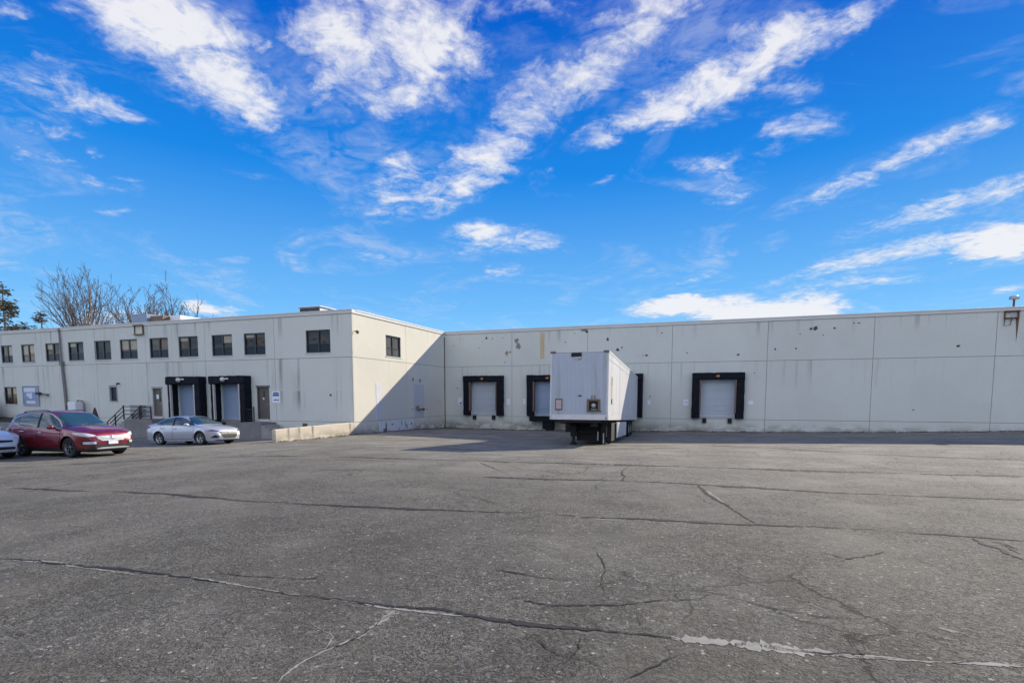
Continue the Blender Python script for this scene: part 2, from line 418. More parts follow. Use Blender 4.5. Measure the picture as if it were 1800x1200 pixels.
def panel_door_mat(name, col):
    m, nt, b = new_mat(name); g = NG(nt)
    p = g.pos(); sp = g.n('ShaderNodeSeparateXYZ'); g.l(p, sp.inputs[0])
    w = g.math('FRACT', g.math('MULTIPLY', sp.outputs['Z'], 1.9))
    gr = g.step(w, 0.0, 0.05, 1, 0)
    dirt = g.noise(g.map(p, (1.5, 1.5, 0.5)), 1.0, 5, 0.6)
    c = g.mix(dirt, tuple(k * 0.82 for k in col), tuple(k * 1.1 for k in col))
    c = g.mix(g.math('MULTIPLY', gr, 0.35), c, tuple(k * 0.4 for k in col))
    g.l(c, b.inputs['Base Color']); b.inputs['Roughness'].default_value = 0.45
    g.bump(g.math('MULTIPLY', gr, -1.0), 0.6, 0.01, b)
    return m


M_PANEL = panel_door_mat('grey_sectional_door', (0.45, 0.50, 0.545))
M_PANELB = panel_door_mat('bluish_sectional_door', (0.25, 0.33, 0.45))


def glass_mat(name, col, rough=0.03, spec=0.8, scale=1.4, var=0.6):
    m, nt, b = new_mat(name); g = NG(nt)
    tcn = g.n('ShaderNodeTexCoord')
    nz = g.noise(g.map(g.pos(), (1, 1, 0.6)), scale, 3, 0.5)
    g.l(g.mix(nz, tuple(c * (1 - var) for c in col), tuple(c * (1 + var) for c in col)), b.inputs['Base Color'])
    b.inputs['Roughness'].default_value = rough; b.inputs['Specular IOR Level'].default_value = spec
    b.inputs['IOR'].default_value = 1.5
    g.bump(g.noise(g.pos(), 1.2, 2, 0.4), 0.05, 0.02, b)
    return m


M_GLASS = glass_mat('window_glass', (0.014, 0.014, 0.015), spec=0.4)
M_GLASSB = glass_mat('window_glass_with_brown_blind', (0.050, 0.034, 0.018), scale=0.9, spec=0.4)
M_GLASST = glass_mat('window_glass_with_tan_blind', (0.17, 0.125, 0.07), scale=1.6, spec=0.4)
M_SCREEN = plain('lower_pane_slate', (0.016, 0.028, 0.042), 0.25, var=0.3, spec=0.2)
M_CARGLASS = glass_mat('car_glass', (0.022, 0.060, 0.078), 0.02, 0.5, 1.0, 0.3)


def paint_mat(name, col, metal=0.35, rough=0.35):
    m, nt, b = new_mat(name); g = NG(nt)
    tcn = g.n('ShaderNodeTexCoord')
    fl = g.noise(tcn.outputs['Object'], 350, 1, 0.5)
    dust = g.noise(tcn.outputs['Object'], 3.0, 5, 0.6)
    c = g.mix(g.step(fl, 0.4, 0.7, 0, 0.25), col, tuple(min(1, k * 1.4) for k in col))
    c = g.mix(g.step(dust, 0.45, 0.8, 0, 0.12), c, (0.30, 0.28, 0.25))
    g.l(c, b.inputs['Base Color'])
    b.inputs['Metallic'].default_value = metal; b.inputs['Roughness'].default_value = rough
    b.inputs['Coat Weight'].default_value = 1.0; b.inputs['Coat Roughness'].default_value = 0.04
    return m


M_RED = paint_mat('dark_red_car_paint', (0.19, 0.008, 0.016), 0.45)
M_SILVER = paint_mat('silver_white_car_paint', (0.47, 0.49, 0.54), 0.35)
M_PEARL = paint_mat('pearl_white_car_paint', (0.66, 0.67, 0.66), 0.1)
M_TYRE = plain('tyre_rubber', (0.014, 0.014, 0.015), 0.85, var=0.3, vscale=20)
M_ALLOY = plain('alloy_rim', (0.42, 0.43, 0.45), 0.3, metal=0.8, var=0.1)
M_DALLOY = plain('dark_alloy_rim', (0.16, 0.165, 0.18), 0.35, metal=0.7, var=0.1)
M_CHROME = plain('chrome', (0.70, 0.71, 0.73), 0.28, metal=0.9, var=0.03)
M_PLASTIC = plain('black_plastic_trim', (0.014, 0.014, 0.015), 0.5, var=0.2)
M_SEAM = plain('seam_shadow_gap', (0.008, 0.008, 0.009), 0.9, var=0.2)
M_LENS = glass_mat('headlight_lens', (0.55, 0.57, 0.60), 0.08, 0.8, 9.0, 0.35)
M_DLENS = glass_mat('dark_headlight_lens', (0.10, 0.105, 0.11), 0.06, 0.8, 9.0, 0.5)
M_TAIL = glass_mat('taillight_lens', (0.25, 0.01, 0.012), 0.12, 0.6, 9.0, 0.3)
M_SKID = plain('silver_skid_plate', (0.55, 0.55, 0.54), 0.35, metal=0.5, var=0.1)


def bark_mat(name, col):
    return plain(name, col, 0.9, var=0.35, vscale=1.5)


M_BARK = bark_mat('grey_brown_bark', (0.13, 0.108, 0.095))
M_TWIG = bark_mat('twig_bark', (0.16, 0.13, 0.115))


def leaf_mat(name, a, b_):
    m, nt, b = new_mat(name); g = NG(nt)
    oi = g.n('ShaderNodeTexCoord')
    nz = g.noise(oi.outputs['Object'], 1.7, 4, 0.7)
    g.l(g.mix(g.step(nz, 0.35, 0.65), a, b_), b.inputs['Base Color'])
    b.inputs['Roughness'].default_value = 0.7
    return m


M_CONIFER = leaf_mat('brown_green_needles', (0.085, 0.088, 0.050), (0.19, 0.145, 0.09))
M_BUSH = leaf_mat('dark_green_leaves', (0.020, 0.030, 0.010), (0.045, 0.060, 0.020))
M_DRYBUSH = leaf_mat('brown_dry_leaves', (0.09, 0.045, 0.030), (0.15, 0.08, 0.055))
M_WOOD = leaf_mat('far_wood_leaves', (0.07, 0.055, 0.035), (0.16, 0.11, 0.06))

# ------------------------------------------------------------------ ground
GC=np.array([(-19.5,38.9,-.27),(-16,38.9,-.28),(-9.4,38.9,-.27),(-2,38.9,-.15),(2.3,38.9,-.1),(7.5,38.9,-.02),(14.6,38.9,.17),(17.3,38.9,.26),(30,38.9,.45),
(-7,25.2,-.01),(-4,25.2,-.02),(-4.2,33.5,-.19),(-6,29,-.1),(-1.5,26.5,.08),(4,27,.15),(8,27,.27),(16,27,.38),(25,27,.5),
(-19.5,20.7,.04),(-19.5,25,.04),(-19.5,29,0),(-19.5,32,-.03),(-14,32,-.12),(-14,26,.0),
(-11,16.5,.36),(-7,16.5,.36),(0,18,.36),(10,16,.45),(20,16,.5),(-15,15,.26),
(-22.6,19.3,-.06),(-25.3,19.3,-.12),(-30,19.5,-.2),(-21.4,12.9,.07),(-24,12.9,.03),(-27,11,.02),(-35,13,-.1),
(-49,25,-.7),(-60,20,-.8),(-28.9,27,-.38),(-35,27,-.5),(-24,27,-.3),(-40,27,-.45),(-33,22,-.32),(-24,23,-.2),(-20,23,.0),(-45,20,-.4),
(0,3,.5),(-8,5,.42),(8,3,.5),(-15,8,.22),(0,-8,.5),(14,6,.52),(-20,4,.2),(-26,-2,.2)])
SIG=6.5
def _k(a,b):
    d2=((a[:,None,:]-b[None,:,:])**2).sum(-1)
    return np.exp(-d2/(2*SIG**2))
_K=_k(GC[:,:2],GC[:,:2])+np.eye(len(GC))*0.02
_W=np.linalg.solve(_K,GC[:,2])
def gz(x,y):
    p=np.stack([np.ravel(x),np.ravel(y)],-1).astype(float)
    return (_k(p,GC[:,:2])@_W).reshape(np.shape(x)) if np.ndim(x) else float((_k(p,GC[:,:2])@_W)[0])



def asphalt():
    m, nt, b = new_mat('weathered_asphalt'); g = NG(nt)
    p = g.pos()
    n_big = g.noise(p, 0.10, 5, 0.6, 0.4); n_mid = g.noise(g.map(p, (1, 0.45, 1), rot=(0, 0, 0.2)), 0.55, 5, 0.6, 0.3)
    n_sm = g.noise(p, 2.6, 6, 0.65)
    base = g.mix(g.step(n_big, 0.30, 0.70), (0.074, 0.068, 0.053), (0.158, 0.146, 0.114))
    base = g.mix(g.step(n_mid, 0.38, 0.68, 0, 0.8), base, (0.085, 0.079, 0.065))
    base = g.mix(g.step(n_sm, 0.45, 0.75, 0, 0.45), base, (0.185, 0.172, 0.140))
    # stones of the aggregate
    v = g.n('ShaderNodeTexVoronoi'); v.inputs['Scale'].default_value = 85; g.l(p, v.inputs['Vector'])
    sc = g.n('ShaderNodeSeparateColor'); g.l(v.outputs['Color'], sc.inputs[0])
    agg = g.step(sc.outputs[0], 0.1, 0.9, 0.70, 1.30)
    cc = g.n('ShaderNodeCombineColor')
    for k in range(3): g.l(agg, cc.inputs[k])
    base = g.mix(0.9, base, cc.outputs[0], 'MULTIPLY')
    v2 = g.n('ShaderNodeTexVoronoi'); v2.inputs['Scale'].default_value = 24; g.l(p, v2.inputs['Vector'])
    s2 = g.n('ShaderNodeSeparateColor'); g.l(v2.outputs['Color'], s2.inputs[0])
    spk = g.math('MULTIPLY', g.step(s2.outputs[1], 0.82, 0.86), g.math('LESS_THAN', v2.outputs['Distance'], g.math('MULTIPLY', s2.outputs[0], 0.42)))
    base = g.mix(g.math('MULTIPLY', spk, 0.8), base, (0.42, 0.40, 0.36))
    spd = g.math('MULTIPLY', g.step(s2.outputs[2], 0.80, 0.84), g.math('LESS_THAN', v2.outputs['Distance'], g.math('MULTIPLY', s2.outputs[0], 0.45)))
    base = g.mix(g.math('MULTIPLY', spd, 0.6), base, (0.045, 0.043, 0.040))
    # dust washed towards the building
    sp = g.n('ShaderNodeSeparateXYZ'); g.l(p, sp.inputs[0])
    dust = g.math('MULTIPLY', g.step(sp.outputs['Y'], 2.5, 20.0), g.step(g.noise(g.map(p, (0.25, 1, 1)), 0.8, 5, 0.6), 0.25, 0.75, 0.45, 0.9))
    base = g.mix(dust, base, (0.318, 0.296, 0.236))
    # curled hairline wear: ridges of a warped noise
    r1 = g.noise(p, 12.0, 1, 0.5, 1.3)
    rd = g.math('ABSOLUTE', g.math('SUBTRACT', r1, 0.5))
    patch = g.step(g.noise(p, 0.8, 3, 0.6), 0.34, 0.60)
    dark = g.math('MULTIPLY', g.step(rd, 0.022, 0.060, 1, 0), patch)
    base = g.mix(g.math('MULTIPLY', dark, 0.62), base, (0.042, 0.040, 0.036))
    r2 = g.math('ABSOLUTE', g.math('SUBTRACT', g.noise(g.map(p, loc=(5, 3, 0)), 14.0, 1, 0.5, 1.4), 0.5))
    lite = g.math('MULTIPLY', g.step(r2, 0.020, 0.055, 1, 0), g.step(g.noise(p, 0.6, 3, 0.6), 0.40, 0.66))
    base = g.mix(g.math('MULTIPLY', lite, 0.6), base, (0.26, 0.25, 0.22))
    # the same wear, coarser
    r3 = g.noise(g.map(p, loc=(1, 8, 0)), 4.2, 2, 0.5, 1.5)
    rd3 = g.math('MULTIPLY', g.step(g.math('ABSOLUTE', g.math('SUBTRACT', r3, 0.5)), 0.008, 0.030, 1, 0), g.step(g.noise(g.map(p, loc=(4, 4, 0)), 0.5, 3, 0.6), 0.42, 0.62))
    base = g.mix(g.math('MULTIPLY', rd3, 0.65), base, (0.055, 0.053, 0.048))
    r4 = g.noise(g.map(p, loc=(7, 2, 0)), 5.0, 2, 0.5, 1.6)
    rd4 = g.math('MULTIPLY', g.step(g.math('ABSOLUTE', g.math('SUBTRACT', r4, 0.5)), 0.003, 0.022, 1, 0), g.step(g.noise(g.map(p, loc=(2, 9, 0)), 0.4, 3, 0.6), 0.44, 0.62))
    base = g.mix(g.math('MULTIPLY', rd4, 0.55), base, (0.26, 0.25, 0.22))
    # map cracking in some areas
    wp = g.n('ShaderNodeTexNoise'); wp.inputs['Scale'].default_value = 1.6; wp.inputs['Detail'].default_value = 9; wp.inputs['Roughness'].default_value = 0.62; g.l(p, wp.inputs['Vector'])
    sb = g.n('ShaderNodeVectorMath', operation='MULTIPLY_ADD'); sb.inputs[1].default_value = (0.8, 0.8, 0); g.l(wp.outputs['Color'], sb.inputs[0]); g.l(p, sb.inputs[2])
    ve = g.n('ShaderNodeTexVoronoi', feature='DISTANCE_TO_EDGE'); ve.inputs['Scale'].default_value = 0.55; g.l(sb.outputs[0], ve.inputs['Vector'])
    ck = g.math('MULTIPLY', g.step(ve.outputs['Distance'], 0.001, 0.009, 1, 0), g.step(g.noise(g.map(p, loc=(9, 2, 0)), 0.23, 3, 0.6), 0.50, 0.60))
    base = g.mix(g.math('MULTIPLY', ck, 0.6), base, (0.035, 0.033, 0.031))
    # tyre-worn, paler lanes and oil spots
    oil = g.n('ShaderNodeTexVoronoi'); oil.inputs['Scale'].default_value = 0.30; g.l(g.map(p, loc=(2.3, 0.7, 0)), oil.inputs['Vector'])
    od = g.math('ADD', oil.outputs['Distance'], g.math('MULTIPLY', n_sm, 0.25))
    base = g.mix(g.math('MULTIPLY', g.step(od, 0.16, 0.30, 1, 0), 0.45), base, (0.060, 0.057, 0.053))
    g.l(base, b.inputs['Base Color'])
    b.inputs['Roughness'].default_value = 0.92; b.inputs['Specular IOR Level'].default_value = 0.2
    h = g.math('ADD', g.math('MULTIPLY', sc.outputs[1], 0.5), g.math('MULTIPLY', g.noise(p, 11, 4, 0.6), 1.6))
    h = g.math('SUBTRACT', h, g.math('MULTIPLY', dark, 0.9))
    h = g.math('ADD', h, g.math('MULTIPLY', lite, 0.5))
    h = g.math('SUBTRACT', h, g.math('MULTIPLY', ck, 2.0))
    g.bump(h, 0.85, 0.013, b)
    return m


M_ASPHALT = asphalt()
M_CRACK = plain('crack_shadow_and_tar', (0.016, 0.015, 0.014), 0.95, var=0.5, vscale=6)
M_SEDIMENT = plain('pale_grit_in_crack', (0.25, 0.235, 0.20), 0.95, var=0.6, vscale=5, bump=0.4)


def build_ground():
    xs = np.concatenate([[-1500, -600, -250, -140, -100, -80], np.arange(-66, 46.1, 1.0), [55, 70, 100, 160, 300, 700, 1500]])
    ys = np.concatenate([[-900, -400, -200, -120, -80, -55, -40, -30, -22], np.arange(-16, 46.1, 1.0), [55, 70, 100, 160, 300, 700, 1500]])
    X, Y = np.meshgrid(xs, ys); Z = gz(X, Y)
    mb = MB()
    mb.grid([[(X[i, j], Y[i, j], Z[i, j]) for j in range(len(xs))] for i in range(len(ys))], 0, True)
    return structure(mb.build('parking_lot', M_ASPHALT))


build_ground()


def ground_mesh_z(x, y):
    """height of the ground mesh itself (it is a 1 m grid there)"""
    x0, y0 = math.floor(x), math.floor(y); fx, fy = x - x0, y - y0
    q = gz(np.array([x0, x0 + 1, x0, x0 + 1], float), np.array([y0, y0, y0 + 1, y0 + 1], float))
    return q[0] * (1 - fx) * (1 - fy) + q[1] * fx * (1 - fy) + q[2] * (1 - fx) * fy + q[3] * fx * fy


CRACKS=[([(-8.59,3.61),(-7.99,3.69),(-7.55,3.74),(-7.01,3.78),(-6.25,3.78),(-5.64,3.8),(-5.13,3.82),(-4.59,3.81),(-3.94,3.81),(-3.41,3.8),(-2.93,3.82),(-2.5,3.86),(-2.08,3.87),(-1.63,3.9),(-1.39,3.92),(-1.11,3.93),(-0.68,3.97),(-0.34,4.01),(-0.14,4.01)],0.038,'d'),([(-3.16,3.8),(-2.71,3.82),(-2.27,3.83),(-1.62,3.88),(-1.24,3.9),(-0.97,3.92)],0.035,'l'),([(-5.17,3.85),(-4.62,3.84),(-3.97,3.83),(-3.3,3.82)],0.02,'l'),([(-7.3,3.72),(-6.8,3.77),(-6.04,3.76),(-5.32,3.78)],0.035,'l'),([(-0.18,3.99),(0.13,4.04),(0.4,4.07),(0.65,4.09),(0.94,4.14),(1.22,4.19),(1.57,4.27),(2.03,4.35)],0.065,'l'),([(0.25,4.03),(0.65,4.07),(1.01,4.14),(1.36,4.21)],0.09,'l'),([(0.65,4.06),(1.24,4.24),(1.57,4.26),(2.05,4.4)],0.02,'d'),([(-14.34,7.41),(-12.19,7.46),(-10.4,7.48),(-8.32,7.35),(-7.31,7.26),(-6.24,7.29),(-5.38,7.35),(-4.2,7.5),(-3.1,7.67),(-2.32,7.82),(-1.45,7.85),(-0.41,8.08),(0.66,8.17),(1.61,8.34),(2.37,8.44),(3.23,8.39),(3.81,8.38)],0.085,'d'),([(-9.82,7.4),(-8.01,7.31)],0.07,'l'),([(-2.21,7.77),(-1.35,7.8),(-1.04,7.88)],0.07,'l'),([(-9.41,29.94),(-8.36,31.14),(-7.39,32.17)],0.25,'l'),([(-7.43,28.88),(-7.47,32.85)],0.2,'l'),([(-13.03,30.88),(-12.4,31.7)],0.2,'l'),([(2.34,30.74),(3.3,29.6)],0.2,'l'),([(-4.63,11.13),(-3.97,11.19),(-2.73,11.39),(-1.43,11.71),(-0.16,11.7),(1.03,11.68),(2.3,11.58),(3.58,11.59),(5.33,11.83)],0.14,'d'),([(-0.07,11.65),(0.21,10.2),(0.42,9.46),(0.55,8.81),(0.71,8.23)],0.06,'d'),([(-0.02,11.22),(0.24,10.27),(0.39,9.7)],0.04,'l'),([(-5.03,14.17),(-4.11,14.4),(-0.49,14.78),(3.43,14.96),(6.93,15.46)],0.2,'d'),([(0.32,24.81),(2.79,23.16),(4.77,20.89),(6.75,20.15),(8.9,19.93)],0.2,'d'),([(-19.89,10.04),(-18.32,11.43),(-16.66,13.02),(-13.23,13.93),(-8.49,13.84),(-5.03,14.17)],0.12,'d'),([(-2.39,3.77),(-2.38,3.47),(-2.37,3.23),(-2.42,3.07),(-2.46,2.88),(-2.46,2.69),(-2.43,2.54)],0.05,'l'),([(-2.38,3.75),(-2.36,3.32),(-2.4,3.11),(-2.51,2.99)],0.012,'d'),([(-0.55,4.46),(-0.5,4.29),(-0.44,4.16),(-0.34,4.0)],0.02,'d'),([(-1.55,4.37),(-1.16,4.35),(-0.85,4.43),(-0.58,4.51),(-0.31,4.71),(0.01,4.87),(0.16,5.07),(0.23,5.17)],0.018,'d'),([(-5.99,13.77),(-5.12,12.69),(-4.44,11.69),(-4.09,11.33)],0.04,'l'),([(-5.78,13.69),(-4.62,12.17),(-3.97,11.19)],0.03,'d'),([(-1.14,6.05),(-1.06,5.73),(-0.98,5.44),(-0.94,5.17),(-0.84,4.86),(-0.78,4.68)],0.016,'d'),([(-1.13,3.69),(-1.04,3.56),(-0.92,3.46),(-0.78,3.45),(-0.62,3.43),(-0.54,3.35)],0.014,'d'),([(-0.81,3.79),(-0.79,3.6),(-0.82,3.45),(-0.85,3.36)],0.014,'d'),([(-0.13,3.75),(-0.23,3.58),(-0.36,3.42),(-0.44,3.24)],0.014,'d'),([(-1.26,3.55),(-1.16,3.64),(-1.1,3.79)],0.012,'d'),([(3.24,8.33),(3.22,8.03),(3.29,7.86),(3.29,7.61),(3.36,7.35)],0.05,'d'),([(3.41,8.24),(3.51,8.13),(3.58,7.86)],0.03,'d'),([(3.27,7.97),(3.43,8.02),(3.48,7.63)],0.025,'d'),([(1.31,7.0),(1.52,6.68),(1.79,6.89),(2.04,7.22)],0.018,'d'),([(2.07,6.94),(2.23,6.93),(2.24,6.82)],0.02,'d'),([(1.72,4.92),(1.79,4.85),(1.9,4.81)],0.04,'l'),([(-2.92,3.37),(-2.73,3.27),(-2.52,3.2),(-2.45,3.01),(-2.5,2.91)],0.012,'l'),([(-1.54,11.59),(-1.84,13.03),(-1.88,14.54)],0.03,'d'),([(-4.61,4.02),(-4.01,4.09),(-3.6,4.17),(-3.5,4.39)],0.014,'d'),([(-2.04,5.05),(-1.54,5.0),(-1.12,4.94)],0.014,'d'),([(0.16,5.66),(0.53,5.61),(0.9,5.84)],0.014,'d'),([(-5.03,2.46),(-4.53,2.51),(-4.28,2.67),(-3.79,2.7)],0.01,'d'),([(0.43,4.95),(0.84,4.84),(1.18,4.88),(1.67,5.11),(2.09,5.14)],0.014,'d')]


def build_cracks():
    rr = random.Random(3)
    for kind, nm, mt, lift in (('d', 'pavement_crack', M_CRACK, 0.006), ('l', 'crack_sediment', M_SEDIMENT, 0.003)):
        mb = MB()
        for pts, w, k in CRACKS:
            if k != kind: continue
            # resample and let the line wander
            P = [Vector((a, b)) for a, b in pts]
            line = []
            for a, b in zip(P[:-1], P[1:]):
                n = max(2, int((b - a).length / (0.035 if k == 'd' else 0.022))) if (b - a).length < 12 else int((b - a).length / 0.12)
                for i in range(n): line.append(a.lerp(b, i / n))
            line.append(P[-1])
            off = 0.0; jit = 0.5; ph = rr.random() * 9
            rows = []; N = len(line)
            for i, p in enumerate(line):
                t = (line[min(i + 1, N - 1)] - line[max(i - 1, 0)]); t.normalize(); nrm = Vector((-t.y, t.x))
                off = off * 0.93 + rr.uniform(-1, 1) * (0.016 if kind == 'd' else 0.007)
                q = p + nrm * (off + 0.02 * sin(i * 0.06 + ph))
                env = min(1.0, (i + 1) / 6, (N - i) / 6)
                jit = 0.7 * jit + 0.3 * rr.uniform(-0.1, 1.15)
                ww = 1.9 * w * env * (max(0.05, jit) if kind == 'd' else rr.uniform(0.6, 0.9)) * (0.75 + 0.5 * sin(i * 0.05 + ph * 2))
                if kind == 'l': ww *= 0.55 + 0.35 * sin(i * 0.021 + ph) + 0.25 * sin(i * 0.083 + 2 * ph) + rr.uniform(-0.12, 0.12)
                if rr.random() < 0.04: ww *= 0.1
                ww = max(0.002, ww)
                a_, b_ = q - nrm * ww * rr.uniform(0.3, 0.7), q + nrm * ww * rr.uniform(0.3, 0.7)
                if kind == 'l': off *= 0.8
                rows.append([(a_.x, a_.y, ground_mesh_z(a_.x, a_.y) + lift), (b_.x, b_.y, ground_mesh_z(b_.x, b_.y) + lift)])
            mb.grid(rows, 0, False)
        o = mb.build(nm, mt, fix=False); structure(o)


build_cracks()

# ------------------------------------------------------------------ the warehouse
YB, YF, XS, H, J, L_ = 38.916, 27.007, -19.502, 7.295, 4.567, 0.734
XL, XR, YEND = -78.0, 46.0, 82.0
ware = thing('warehouse', 'long pale concrete warehouse with a two storey office wing, loading docks and flat roof', 'warehouse', (XS, YF, 0))


class Fr:
    """wall frame: a runs along the wall, d stands out from it"""
    def __init__(s, o, u, n): s.o, s.u, s.n = Vector(o), Vector(u), Vector(n)

    def p(s, a, d, z): return s.o + s.u * a + s.n * d + Vector((0, 0, z))


FL = Fr((0, YF, 0), (1, 0, 0), (0, -1, 0))
FB = Fr((0, YB, 0), (1, 0, 0), (0, -1, 0))
FS = Fr((XS, 0, 0), (0, 1, 0), (1, 0, 0))


def fbox(mb, fr, a0, a1, d0, d1, z0, z1, mi=0):
    mb.hexa([fr.p(a0, d0, z0), fr.p(a1, d0, z0), fr.p(a1, d1, z0), fr.p(a0, d1, z0), fr.p(a0, d0, z1), fr.p(a1, d0, z1), fr.p(a1, d1, z1), fr.p(a0, d1, z1)], mi)


def panel_wall(fr, al, zl, holes, mat, gap=0.026, depth=0.045):
    mb = MB()

    def cells(a0, a1, z0, z1, d, mi):
        aa = sorted({a0, a1} | {h[k] for h in holes for k in (0, 1) if a0 < h[k] < a1})
        zz = sorted({z0, z1} | {h[k] for h in holes for k in (2, 3) if z0 < h[k] < z1})
        for i in range(len(aa) - 1):
            for j in range(len(zz) - 1):
                ca, cz = (aa[i] + aa[i + 1]) / 2, (zz[j] + zz[j + 1]) / 2
                if any(h[0] < ca < h[1] and h[2] < cz < h[3] for h in holes): continue
                mb.face([fr.p(aa[i], d, zz[j]), fr.p(aa[i + 1], d, zz[j]), fr.p(aa[i + 1], d, zz[j + 1]), fr.p(aa[i], d, zz[j + 1])], mi)
    e = gap / 2
    for i in range(len(al) - 1):
        for j in range(len(zl) - 1):
            a0, a1, z0, z1 = al[i] + e, al[i + 1] - e, zl[j] + e, zl[j + 1] - e
            cells(a0, a1, z0, z1, 0, 0)
            for q in (((a0, z0), (a1, z0)), ((a1, z0), (a1, z1)), ((a1, z1), (a0, z1)), ((a0, z1), (a0, z0))):
                (p0, r0), (p1, r1) = q
                mb.face([fr.p(p0, 0, r0), fr.p(p1, 0, r1), fr.p(p1, -depth, r1), fr.p(p0, -depth, r0)], 0)
    cells(al[0], al[-1], zl[0], zl[-1], -depth, 1)
    for h in holes:
        a0, a1, z0, z1 = h[:4]; dp = h[4] if len(h) > 4 else 0.2
        for (p0, r0), (p1, r1) in (((a0, z0), (a1, z0)), ((a1, z0), (a1, z1)), ((a1, z1), (a0, z1)), ((a0, z1), (a0, z0))):
            mb.face([fr.p(p0, 0, r0), fr.p(p1, 0, r1), fr.p(p1, -dp, r1), fr.p(p0, -dp, r0)], 0)
    return mb.build('wall', [mat, M_JOINT], ware, fix=False)


WZ = (4.87, 6.22)
LW = [(-52.21, -50.81), (-49.73, -48.16), (-46.89, -45.29), (-44.33, -42.66), (-41.51, -39.80), (-38.88, -37.16), (-35.98, -34.24), (-33.28, -31.55), (-30.34, -28.62), (-27.65, -25.94), (-22.83, -21.05)]
SW = (30.55, 32.36)
winL = [(a, b, *WZ) for a, b in LW]
low1 = (-52.2, -50.66, 1.66, 3.0)
low2 = (-40.22, -39.40, 1.88, 3.06)
doorL = (-35.92, -35.04, 0.87, 2.86)
doorR = (-26.72, -25.78, 0.80, 2.88)
dkL1 = (-33.52, -31.50, 0.78, 3.12)
dkL2 = (-29.72, -27.70, 0.78, 3.12)
panel_wall(FL, [XL, -66, -60.3, -54.7, -47.3, -41.41, -36.38, -30.94, -25.24, XS - 0.05], [-1.2, L_, J, H - 0.2],
           winL + [low1, low2, doorL, doorR, dkL1, dkL2], M_FACADE)
panel_wall(FS, [YF + 0.05, 33.06, YB - 0.03], [-1.2, L_, J, H - 0.2], [(*SW, *WZ)], M_SIDE)
DK = [(-16.11), (-10.92), (-5.72), (0.815)]
DOCKH = [(c - 1.08, c + 1.08, 0.90, 3.40) for c in DK]
panel_wall(FB, [XS + 0.03, -13.83, -8.05, -2.19, 3.75, 9.65, 15.68, 21.7, 27.7, 33.7, XR], [-1.2, L_, J, H - 0.2], DOCKH, M_DOCKW)
# corner posts, rest of the shell, roof
mb = MB()
mb.box(XS - 0.05, XS, YF, YF + 0.05, -1.2, H - 0.2)
mb.box(XL, XL + 0.3, YF + 0.1, YEND, -1.2, H - 0.2)
mb.box(XL, XR, YEND, YEND + 0.3, -1.2, H - 0.2)
mb.box(XR - 0.3, XR, YB + 0.1, YEND, -1.2, H - 0.2)
mb.build('wall', M_SIDE, ware)
mb = MB()
mb.face([(XL, YF + 0.3, H - 0.3), (XS - 0.3, YF + 0.3, H - 0.3), (XS - 0.3, YEND, H - 0.3), (XL, YEND, H - 0.3)])
mb.face([(XS - 0.3, YB + 0.3, H - 0.3), (XR, YB + 0.3, H - 0.3), (XR, YEND, H - 0.3), (XS - 0.3, YEND, H - 0.3)])
mb.build('roof', M_ROOF, ware)
mb = MB()
fbox(mb, FL, XL, XS + 0.05, -0.35, 0.05, H - 0.2, H + 0.01)
fbox(mb, FS, YF + 0.36, YB - 0.06, -0.35, 0.05, H - 0.2, H + 0.01)
fbox(mb, FB, XS - 0.35, XR, -0.35, 0.05, H - 0.2, H + 0.01)
for fr, a0, a1 in ((FL, XL, XS + 0.052), (FS, YF + 0.36, YB - 0.08), (FB, XS + 0.08, XR)):
    fbox(mb, fr, a0, a1, 0.051, 0.075, H - 0.045, H + 0.03)
mb.build('coping', M_COPING, ware, bevel=0.008)


